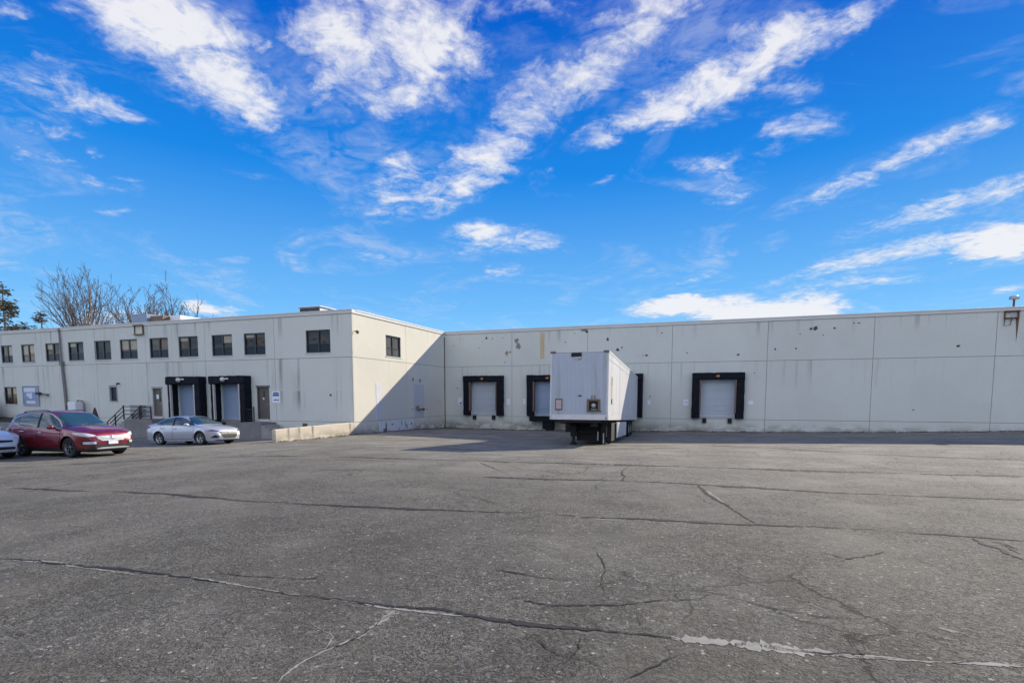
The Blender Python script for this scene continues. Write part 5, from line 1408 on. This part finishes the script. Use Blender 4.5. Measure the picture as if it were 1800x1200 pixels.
    # wheels
    for ax in (fa, ra):
        for sg in (-1, 1):
            c = Vector((ax, sg * tr, rad)); A = (0, sg, 0); rr_ = rad
            g = MB(); g.lathe(c, A, [(rr_ * 0.66, -0.11), (rr_ * 0.92, -0.115), (rr_ * 0.985, -0.09), (rr_, -0.05), (rr_, 0.05), (rr_ * 0.985, 0.085), (rr_ * 0.92, 0.108), (rr_ * 0.68, 0.10), (rr_ * 0.66, 0.06)], 32)
            wh = g.build('wheel', M_TYRE, t, M=M)
            g = MB(); g.lathe(c, A, [(rr_ * 0.68, 0.098), (rr_ * 0.65, 0.10), (rr_ * 0.62, 0.02), (rr_ * 0.60, -0.05)], 32)
            ns = S['spokes']
            for k in range(ns):
                a = 2 * pi * k / ns + 0.3
                for da in (-0.13, 0.13):
                    def P(rq, ang, d): return c + Vector((rq * cos(ang), sg * d, rq * sin(ang)))
                    r0, r1 = rr_ * 0.12, rr_ * 0.64; ww = 0.06
                    a0, a1 = a + da * 0.5, a + da * 1.6
                    g.hexa([P(r0, a0 - 0.28, 0.03), P(r0, a0 + 0.28, 0.03), P(r1, a1 + ww, 0.05), P(r1, a1 - ww, 0.05), P(r0, a0 - 0.28, 0.07), P(r0, a0 + 0.28, 0.07), P(r1, a1 + ww, 0.092), P(r1, a1 - ww, 0.092)])
            g.lathe(c, A, [(rr_ * 0.17, 0.03), (rr_ * 0.17, 0.075), (0.0, 0.08)], 16)
            g.build('rim', S['rim'], wh, M=M)
            g = MB(); g.lathe(c, A, [(rr_ * 0.60, -0.03), (0, -0.03)], 24); g.lathe(c, A, [(rr_ * 0.45, 0.0), (0, 0.0)], 24); g.build('brake_disc', M_DARK, wh, M=M)
    if 'rails' in S:
        for sg in (-1, 1):
            x0, x1, y_ = S['rails']; g = MB(); path = []
            for k in range(9):
                x = x0 + (x1 - x0) * k / 8; path.append((x, sg * y_, interp(top, x) - 0.01 + (0.012 if 0 < k < 8 else -0.01)))
            g.tube(path, 0.016, 6); g.build('roof_rail', M_PLASTIC, t, M=M)
    # wipers
    if 'wiper' in S:
        g = MB()
        for (ya, za, yb_, zb_) in S['wiper']:
            pth = []
            for k in range(7):
                q = k / 6; hit = bvh.ray_cast(Vector((6, ya + (yb_ - ya) * q, za + (zb_ - za) * q)), Vector((-1, 0, 0)))
                if hit[0]: pth.append(hit[0] + Vector((0.02, 0, 0.012)))
            if len(pth) > 2: g.tube(pth, 0.009, 5)
        if g.f: g.build('wiper', M_PLASTIC, t, M=M)
    return t


SUV = dict(front=1.39, rear=-1.31, radius=0.365, width=1.88, track=1.62, arch=0.055,
    top=[(-2.36, 0.96), (-2.345, 1.12), (-2.28, 1.22), (-2.14, 1.44), (-1.96, 1.59), (-1.5, 1.665), (-0.8, 1.70), (-0.2, 1.70), (0.14, 1.67), (0.32, 1.62), (1.10, 1.19), (1.22, 1.15), (1.6, 1.11), (1.95, 1.01), (2.15, 0.93), (2.25, 0.84), (2.30, 0.74), (2.33, 0.58)],
    belt=[(-2.36, 0.90), (-2.25, 1.06), (-1.6, 1.11), (-0.6, 1.06), (0.4, 1.03), (1.1, 1.01), (1.7, 0.96), (2.05, 0.88), (2.22, 0.77), (2.33, 0.52)],
    sill=[(-2.36, 0.34), (-1.8, 0.27), (0, 0.25), (1.8, 0.25), (2.33, 0.27)], widest=0.70, beltz=1.05, roofw=0.70,
    noser=0.62, nosecut=0.30, tailr=0.5, tailcut=0.16,
    windshield=[(-0.74, 1.12, 1.17), (-0.70, 1.125, 1.35), (-0.60, 1.135, 1.565), (0.0, 1.155, 1.615), (0.60, 1.135, 1.565), (0.70, 1.125, 1.35), (0.74, 1.12, 1.17)],
    rearglass=[(-0.6, 1.22, 1.50), (0, 1.22, 1.53), (0.6, 1.22, 1.50)],
    sidewin=[[(-1.86, 1.30, 1.34), (-1.74, 1.22, 1.43), (-1.50, 1.165, 1.50)], [(-1.46, 1.155, 1.51), (-1.1, 1.125, 1.565), (-0.6, 1.10, 1.598), (-0.36, 1.09, 1.602)], [(-0.27, 1.085, 1.602), (0.05, 1.075, 1.585), (0.3, 1.07, 1.505), (0.62, 1.065, 1.32), (0.92, 1.06, 1.12)]],
    bpillar=[(-0.37, 1.06, 1.605), (-0.26, 1.06, 1.605)],
    wintrim=[[(-1.84, 1.30, 1.33), (-1.66, 1.185, 1.215), (-1.4, 1.125, 1.150), (-1.0, 1.09, 1.112), (-0.3, 1.055, 1.078), (0.4, 1.035, 1.058), (0.98, 1.03, 1.055)], [(0.08, 1.588, 1.610), (0.3, 1.512, 1.540), (0.62, 1.328, 1.358), (0.98, 1.06, 1.10)], [(-1.90, 1.31, 1.34), (-1.70, 1.450, 1.472), (-1.4, 1.532, 1.552), (-0.9, 1.598, 1.614), (-0.2, 1.614, 1.630), (0.08, 1.592, 1.610)]],
    doors=[dict(o=[(-0.30, 0.36, 1.06), (0.3, 0.36, 1.05), (0.85, 0.36, 1.04), (0.97, 0.45, 1.03)], h=(-0.15, 0.90)), dict(o=[(-1.32, 0.80, 1.10), (-1.1, 0.78, 1.09), (-0.90, 0.55, 1.08), (-0.80, 0.36, 1.075), (-0.32, 0.36, 1.06)], h=(-1.18, 0.94))],
    handlemat=None, cladding=[[(-0.86, 0.26, 0.37), (0.93, 0.26, 0.37)], [(1.85, 0.26, 0.33), (2.1, 0.26, 0.34)]],
    corners=[('headlight', 40, [(1.62, 0.90, 0.855, 0.90), (1.80, 0.88, 0.80, 0.905), (2.00, 0.80, 0.765, 0.885), (2.12, 0.66, 0.745, 0.850), (2.20, 0.50, 0.745, 0.80)], M_LENS, 0.008),
             ('fog_light', 35, [(2.02, 0.82, 0.485, 0.565), (2.15, 0.70, 0.475, 0.575), (2.24, 0.52, 0.485, 0.560)], M_LENS, 0.014),
             ('fog_surround', 35, [(1.98, 0.86, 0.45, 0.60), (2.15, 0.70, 0.44, 0.61), (2.26, 0.46, 0.45, 0.59)], M_PLASTIC, 0.008)],
    tailcorners=[('taillight', 45, [(-1.85, 0.90, 0.98, 1.04), (-2.10, 0.86, 0.93, 1.07), (-2.26, 0.74, 0.90, 1.07), (-2.33, 0.55, 0.92, 1.04)], M_TAIL, 0.008)],
    fronts=[('grille', [(-0.56, 0.745, 0.76), (-0.50, 0.66, 0.765), (-0.36, 0.585, 0.768), (0, 0.575, 0.77), (0.36, 0.585, 0.768), (0.50, 0.66, 0.765), (0.56, 0.745, 0.76)], M_GALV, 0.006),
            ('lower_intake', [(-0.74, 0.36, 0.40), (-0.5, 0.34, 0.43), (0, 0.33, 0.44), (0.5, 0.34, 0.43), (0.74, 0.36, 0.40)], M_PLASTIC, 0.006),
            ('bumper_trim', [(-0.8, 0.27, 0.35), (0, 0.27, 0.34), (0.8, 0.27, 0.35)], M_PLASTIC, 0.009),
            ('skid_plate', [(-0.58, 0.305, 0.325), (-0.4, 0.30, 0.355), (0, 0.30, 0.355), (0.4, 0.30, 0.355), (0.58, 0.305, 0.325)], M_SKID, 0.016)],
    backs=[('rear_bumper', [(-0.75, 0.36, 0.55), (0.75, 0.36, 0.55)], M_PLASTIC, 0.008)],
    grillebars=[(0.765, 0.55), (0.725, 0.52), (0.685, 0.49), (0.645, 0.45), (0.59, 0.36)], badge=(0, 0.69, 0.085), plate=(0.455, 0.575, 0.17),
    mirror=(0.66, 1.03), spokes=5, rim=M_DALLOY, rails=(-1.5, 0.0, 0.60), wiper=[(-0.1, 1.15, 0.5, 1.19), (-0.55, 1.15, -0.05, 1.19)])
SUV['handlemat'] = M_CHROME
build_car('parked_suv', 'dark red SUV with chrome grille and white front plate', -22.74, 13.72, SUV, M_RED)

M_GRILLE = plain('dark_mesh_grille', (0.05, 0.05, 0.05), 0.5, var=0.5, vscale=40)
SED = dict(front=1.38, rear=-1.32, radius=0.325, width=1.80, track=1.56, arch=0.045,
    top=[(-2.34, 0.84), (-2.31, 1.00), (-2.24, 1.055), (-1.85, 1.09), (-1.70, 1.11), (-1.35, 1.27), (-0.95, 1.385), (-0.5, 1.43), (-0.1, 1.43), (0.16, 1.40), (0.32, 1.355), (1.10, 0.985), (1.25, 0.95), (1.6, 0.905), (1.95, 0.83), (2.12, 0.76), (2.22, 0.67), (2.28, 0.50)],
    belt=[(-2.34, 0.78), (-2.2, 0.95), (-1.6, 0.985), (-0.8, 0.95), (0.2, 0.92), (1.0, 0.885), (1.6, 0.82), (1.95, 0.745), (2.15, 0.64), (2.28, 0.44)],
    sill=[(-2.34, 0.30), (-1.8, 0.22), (0, 0.19), (1.8, 0.19), (2.28, 0.21)], widest=0.62, beltz=0.93, roofw=0.68,
    noser=0.62, nosecut=0.34, tailr=0.5, tailcut=0.18,
    windshield=[(-0.68, 0.975, 1.02), (-0.64, 0.98, 1.16), (-0.54, 0.985, 1.33), (0, 1.0, 1.375), (0.54, 0.985, 1.33), (0.64, 0.98, 1.16), (0.68, 0.975, 1.02)],
    rearglass=[(-0.58, 1.12, 1.30), (0, 1.12, 1.345), (0.58, 1.12, 1.30)],
    sidewin=[[(-1.52, 1.03, 1.06), (-1.35, 1.00, 1.155), (-1.0, 0.98, 1.275), (-0.6, 0.968, 1.335), (-0.42, 0.962, 1.345)], [(-0.34, 0.96, 1.346), (0.0, 0.955, 1.338), (0.25, 0.95, 1.285), (0.6, 0.945, 1.13), (0.95, 0.935, 0.965)]],
    bpillar=[(-0.43, 0.95, 1.35), (-0.33, 0.95, 1.35)], wintrim=[],
    doors=[dict(o=[(-0.38, 0.30, 0.935), (0.3, 0.29, 0.915), (0.85, 0.30, 0.90), (0.98, 0.42, 0.885)], h=(-0.20, 0.80)), dict(o=[(-1.20, 0.72, 0.965), (-1.0, 0.55, 0.96), (-0.90, 0.30, 0.955), (-0.40, 0.30, 0.94)], h=(-1.06, 0.83))],
    corners=[('headlight', 42, [(1.72, 0.86, 0.70, 0.735), (1.90, 0.83, 0.665, 0.745), (2.06, 0.72, 0.635, 0.715), (2.18, 0.52, 0.61, 0.66)], M_DLENS, 0.008),
             ('headlight_lens', 42, [(1.70, 0.87, 0.715, 0.75), (1.86, 0.84, 0.69, 0.765), (1.95, 0.80, 0.70, 0.755)], M_LENS, 0.014),
             ('fog_recess', 38, [(1.98, 0.80, 0.33, 0.36), (2.12, 0.68, 0.325, 0.47), (2.20, 0.55, 0.34, 0.40)], M_PLASTIC, 0.008)],
    tailcorners=[('taillight', 45, [(-1.90, 0.86, 0.86, 0.90), (-2.12, 0.82, 0.80, 0.95), (-2.26, 0.68, 0.79, 0.95)], M_TAIL, 0.008)],
    fronts=[('grille', [(-0.52, 0.585, 0.61), (-0.44, 0.42, 0.625), (-0.34, 0.31, 0.63), (0, 0.30, 0.635), (0.34, 0.31, 0.63), (0.44, 0.42, 0.625), (0.52, 0.585, 0.61)], M_GRILLE, 0.006),
            ('lower_lip', [(-0.70, 0.215, 0.25), (0, 0.21, 0.25), (0.70, 0.215, 0.25)], M_PLASTIC, 0.008), ('grille_trim', [(-0.36, 0.285, 0.31), (0, 0.28, 0.305), (0.36, 0.285, 0.31)], M_CHROME, 0.014)],
    backs=[('rear_bumper', [(-0.7, 0.30, 0.42), (0.7, 0.30, 0.42)], M_PLASTIC, 0.008)],
    badge=(0, 0.585, 0.06), mirror=(0.66, 0.92), spokes=5, rim=M_ALLOY, wiper=[(-0.1, 1.0, 0.45, 1.03), (-0.5, 1.0, -0.05, 1.03)])
build_car('parked_sedan', 'silver white sedan with dark grille parked in front of the left loading docks', -23.98, 20.09, SED, M_SILVER)

HATCH = dict(SED); HATCH.update(
    top=[(-2.1, 0.9), (-2.06, 1.12), (-1.95, 1.24), (-1.6, 1.48), (-1.1, 1.56), (-0.4, 1.58), (0.1, 1.55), (0.35, 1.48), (1.10, 1.08), (1.25, 1.03), (1.6, 0.985), (1.95, 0.905), (2.10, 0.83), (2.2, 0.72), (2.26, 0.54)],
    belt=[(-2.1, 0.84), (-1.95, 1.03), (-1.5, 1.04), (-0.6, 1.0), (0.4, 0.97), (1.0, 0.95), (1.6, 0.89), (1.95, 0.81), (2.12, 0.70), (2.26, 0.48)],
    bpillar=[(-0.43, 1.0, 1.48), (-0.33, 1.0, 1.48)], sill=[(-2.1, 0.32), (0, 0.24), (2.26, 0.25)], widest=0.66, beltz=0.98, radius=0.34,
    windshield=[(-0.70, 1.06, 1.10), (-0.66, 1.07, 1.28), (-0.56, 1.08, 1.47), (0, 1.09, 1.52), (0.56, 1.08, 1.47), (0.66, 1.07, 1.28), (0.70, 1.06, 1.10)],
    rearglass=[(-0.58, 1.26, 1.42), (0.58, 1.26, 1.42)],
    sidewin=[[(-1.55, 1.08, 1.30), (-1.0, 1.04, 1.44), (-0.42, 1.02, 1.475)], [(-0.34, 1.02, 1.475), (0.0, 1.015, 1.46), (0.3, 1.01, 1.39), (0.65, 1.0, 1.20), (0.93, 0.99, 1.03)]],
    doors=[dict(o=[(-0.38, 0.34, 0.985), (0.85, 0.34, 0.955), (0.98, 0.45, 0.945)], h=(-0.20, 0.86)), dict(o=[(-1.20, 0.78, 1.01), (-0.90, 0.34, 1.0), (-0.40, 0.34, 0.99)], h=(-1.06, 0.88))],
    corners=[('headlight', 42, [(1.66, 0.87, 0.80, 0.83), (1.86, 0.84, 0.755, 0.845), (2.02, 0.74, 0.72, 0.80), (2.12, 0.56, 0.70, 0.74)], M_LENS, 0.008),
             ('fog_light', 38, [(1.96, 0.80, 0.42, 0.55), (2.10, 0.68, 0.41, 0.56), (2.16, 0.58, 0.43, 0.53)], M_DLENS, 0.010)],
    tailcorners=[('taillight', 45, [(-1.75, 0.86, 0.90, 0.96), (-1.95, 0.82, 0.86, 1.02), (-2.06, 0.68, 0.85, 1.02)], M_TAIL, 0.008)],
    fronts=[('grille', [(-0.50, 0.60, 0.66), (0, 0.58, 0.68), (0.50, 0.60, 0.66)], M_PLASTIC, 0.006), ('lower_intake', [(-0.66, 0.35, 0.42), (0, 0.33, 0.45), (0.66, 0.35, 0.42)], M_PLASTIC, 0.007), ('lower_lip', [(-0.72, 0.265, 0.31), (0.72, 0.265, 0.31)], M_SKID, 0.010)],
    badge=(0, 0.63, 0.06), mirror=(0.66, 0.98), wiper=[(-0.1, 1.09, 0.45, 1.12)])
build_car('parked_hatchback', 'white car at the left edge, only its front corner in the picture', -25.35, 11.6, HATCH, M_PEARL)

# ------------------------------------------------------------------ trees behind the office wing
def bare_tree(name, label, base, height, spread, seed, limbs, group='bare trees behind the office wing'):
    rr = random.Random(seed); bx, by = base; bz = -0.5
    t = thing(name, label, 'tree', (bx, by, bz), group)
    trunk = MB(); crown = MB(); twig = MB()

    def branch(p, d, ln, r, lev):
        n = 9 if lev < 2 else 5
        path, rad = [Vector(p)], [r]
        d = Vector(d).normalized()
        kids = []
        for i in range(n):
            up = 0.055 if lev < 2 else 0.045
            d = (d + Vector((rr.gauss(0, 0.055), rr.gauss(0, 0.055), up + rr.gauss(0, 0.03)))).normalized()
            path.append(path[-1] + d * ln / n); rad.append(r * (1 - 0.78 * (i + 1) / n))
            if lev < 4 and i >= 1:
                m = (2 if rr.random() < 0.25 else 1) if lev < 2 else (1 if rr.random() < 0.66 else 0)
                for _ in range(m): kids.append((path[-1].copy(), d.copy(), rad[-1], (i + 1) / n))
        (crown if lev < 2 else twig).tube(path, [max(x, 0.020) for x in rad], 6 if lev < 1 else (5 if lev < 2 else 3), caps=False)
        for (q, dd, r0, f) in kids:
            ax = Vector((rr.gauss(0, 1), rr.gauss(0, 1), rr.gauss(0, 0.4))); ax = (ax - dd * ax.dot(dd)).normalized()
            ang = rr.uniform(0.32, 0.70)
            nd = dd * cos(ang) + ax * sin(ang)
            l2 = ln * rr.uniform(0.34, 0.66) * (1.08 - 0.45 * f)
            if l2 < 0.35: continue
            branch(q, nd, l2, max(0.028, r0 * 0.62), lev + 1)
    # leader
    top = Vector((bx, by, bz + height))
    path = [Vector((bx + rr.gauss(0, 0.10) * k / 3, by + rr.gauss(0, 0.10), bz + height * 0.58 * k / 8)) for k in range(9)]
    trunk.tube(path, [0.34 * (1 - 0.55 * k / 8) for k in range(9)], 9)
    branch(path[-1], (0, 0, 1), height * 0.42, 0.15, 1)
    for k in range(3): branch(path[-1 - k], (rr.uniform(-0.35, 0.35), rr.uniform(-0.35, 0.35), 1), height * 0.38, 0.12, 1)
    for (az, tilt, h0, ln) in limbs:
        p = Vector((bx, by, bz + height * h0)); dx = sin(radians(tilt)) * cos(radians(az)); dy = sin(radians(tilt)) * sin(radians(az))
        branch(p, (dx, dy, cos(radians(tilt))), ln, 0.14, 1)
    trunk.build('trunk', M_BARK, t); crown.build('limbs', M_BARK, t, fix=False); twig.build('crown', M_TWIG, t, fix=False)
    print(name, 'faces', len(crown.f) + len(twig.f))
    return t


bare_tree('bare_tree', 'tallest leafless tree with wide upright limbs behind the office roof', (-78.3, 50), 17.6, 10, 5,
          [(180, 50, 0.38, 9.6), (175, 38, 0.40, 10.0), (190, 25, 0.44, 9.6), (184, 44, 0.44, 9.0), (170, 31, 0.38, 9.8), (182, 14, 0.46, 9.0), (178, 54, 0.42, 6.0), (0, 40, 0.40, 7.6), (10, 27, 0.46, 7.6), (-8, 52, 0.40, 6.2), (90, 30, 0.44, 8), (270, 30, 0.44, 8), (5, 16, 0.48, 8.0)])
bare_tree('bare_tree', 'leafless tree behind the flared rooftop hood, middle of the three', (-68.2, 50), 15.0, 8, 12,
          [(180, 50, 0.46, 6.8), (185, 34, 0.48, 7.2), (0, 32, 0.48, 6.8), (5, 48, 0.48, 6.0), (178, 10, 0.5, 7.2), (190, 42, 0.5, 6.5), (175, 20, 0.50, 7.0), (0, 15, 0.50, 6.6), (90, 30, 0.46, 6.5), (270, 28, 0.46, 6.5)])
bare_tree('bare_tree', 'smallest leafless tree, rightmost behind the office roof', (-61.6, 50), 15.2, 5, 23,
          [(180, 36, 0.44, 5.5), (5, 40, 0.44, 6.0), (0, 24, 0.5, 5.5), (10, 58, 0.46, 5.0), (90, 30, 0.5, 5), (180, 18, 0.5, 5.0)])


def conifer(label, base, height, rad, seed, n_whorl):
    rr = random.Random(seed); bx, by = base; bz = -0.5
    t = thing('conifer', label, 'tree', (bx, by, bz), 'sparse conifers behind the office wing')
    mb = MB(); mb.tube([(bx, by, bz), (bx + 0.1, by, bz + height * 0.5), (bx, by, bz + height)], [0.32, 0.22, 0.04], 8); mb.build('trunk', M_BARK, t)
    br = MB(); nd = MB()
    for k in range(n_whorl):
        f = k / (n_whorl - 1); z = bz + height * (0.36 + 0.62 * f) + rr.uniform(-0.5, 0.5)
        L = rad * (1 - f) ** 0.75 * rr.uniform(0.75, 1.1) + 0.35
        for j in range(5):
            if rr.random() < 0.35: continue
            a = 2 * pi * (j + rr.random() * 0.7) / 5 + k; ln = L * rr.uniform(0.6, 1.1); droop = rr.uniform(0.10, 0.35)
            path = [Vector((bx + cos(a) * ln * q, by + sin(a) * ln * q, z + ln * (0.16 * q - droop * q * q + 0.18 * q ** 4))) for q in (0, 0.25, 0.5, 0.75, 1.0)]
            br.tube(path, [0.05, 0.04, 0.03, 0.02, 0.012], 4, caps=False)
            for _ in range(int(24 * ln)):
                q = rr.uniform(0.25, 1.0); i = min(3, int(q * 4)); p = path[i].lerp(path[i + 1], q * 4 - i) + Vector((rr.gauss(0, 0.25), rr.gauss(0, 0.25), rr.gauss(-0.10, 0.24)))
                u = (Vector((cos(a), sin(a), -0.25)) + Vector((rr.gauss(0, 0.5), rr.gauss(0, 0.5), rr.gauss(0, 0.25)))).normalized(); w = u.orthogonal().normalized(); s = rr.uniform(0.20, 0.45)
                nd.face([p - u * s, p + w * s * 0.28, p + u * s, p - w * s * 0.28])
    br.build('branches', M_BARK, t, fix=False); nd.build('crown', M_CONIFER, t, fix=False)


conifer('tall sparse brown-green conifer at the left edge of the picture', (-95.3, 50), 18.8, 4.6, 2, 15)
conifer('low bushy conifer top left of the tallest bare tree', (-87.2, 50), 14.6, 4.0, 8, 9)
conifer('small conifer tip just above the office roof near the left edge', (-90.8, 52), 12.4, 3.4, 15, 8)

# trees across the lot, seen only as reflections
def far_wood():
    rr = random.Random(31); mb = MB()
    for i in range(150):
        x = -110 + i * 1.45 + rr.uniform(-1.5, 1.5); y = -58 + rr.uniform(-9, 9); h = rr.uniform(10, 18)
        mb.tube([(x, y, -0.5), (x + rr.uniform(-.4, .4), y, h * 0.6), (x + rr.uniform(-1, 1), y, h)], [0.25, 0.16, 0.04], 5, 1)
        for _ in range(85):
            a = rr.uniform(0, 2 * pi); f = rr.uniform(0.1, 1); q = 2.6 * (1 - (f - 0.5) ** 2) * sqrt(rr.random())
            p = Vector((x + q * cos(a), y + q * sin(a), h * f)); u = Vector((rr.gauss(0, 1), rr.gauss(0, 1), rr.gauss(0, 1))).normalized(); w = u.orthogonal().normalized(); s = rr.uniform(0.3, 0.8)
            mb.face([p - u * s, p + w * s * .5, p + u * s, p - w * s * .5])
    o = mb.build('far_wood', [M_WOOD, M_BARK], fix=False); o['kind'] = 'stuff'
    o['label'] = 'brown and olive wood across the lot'


far_wood()
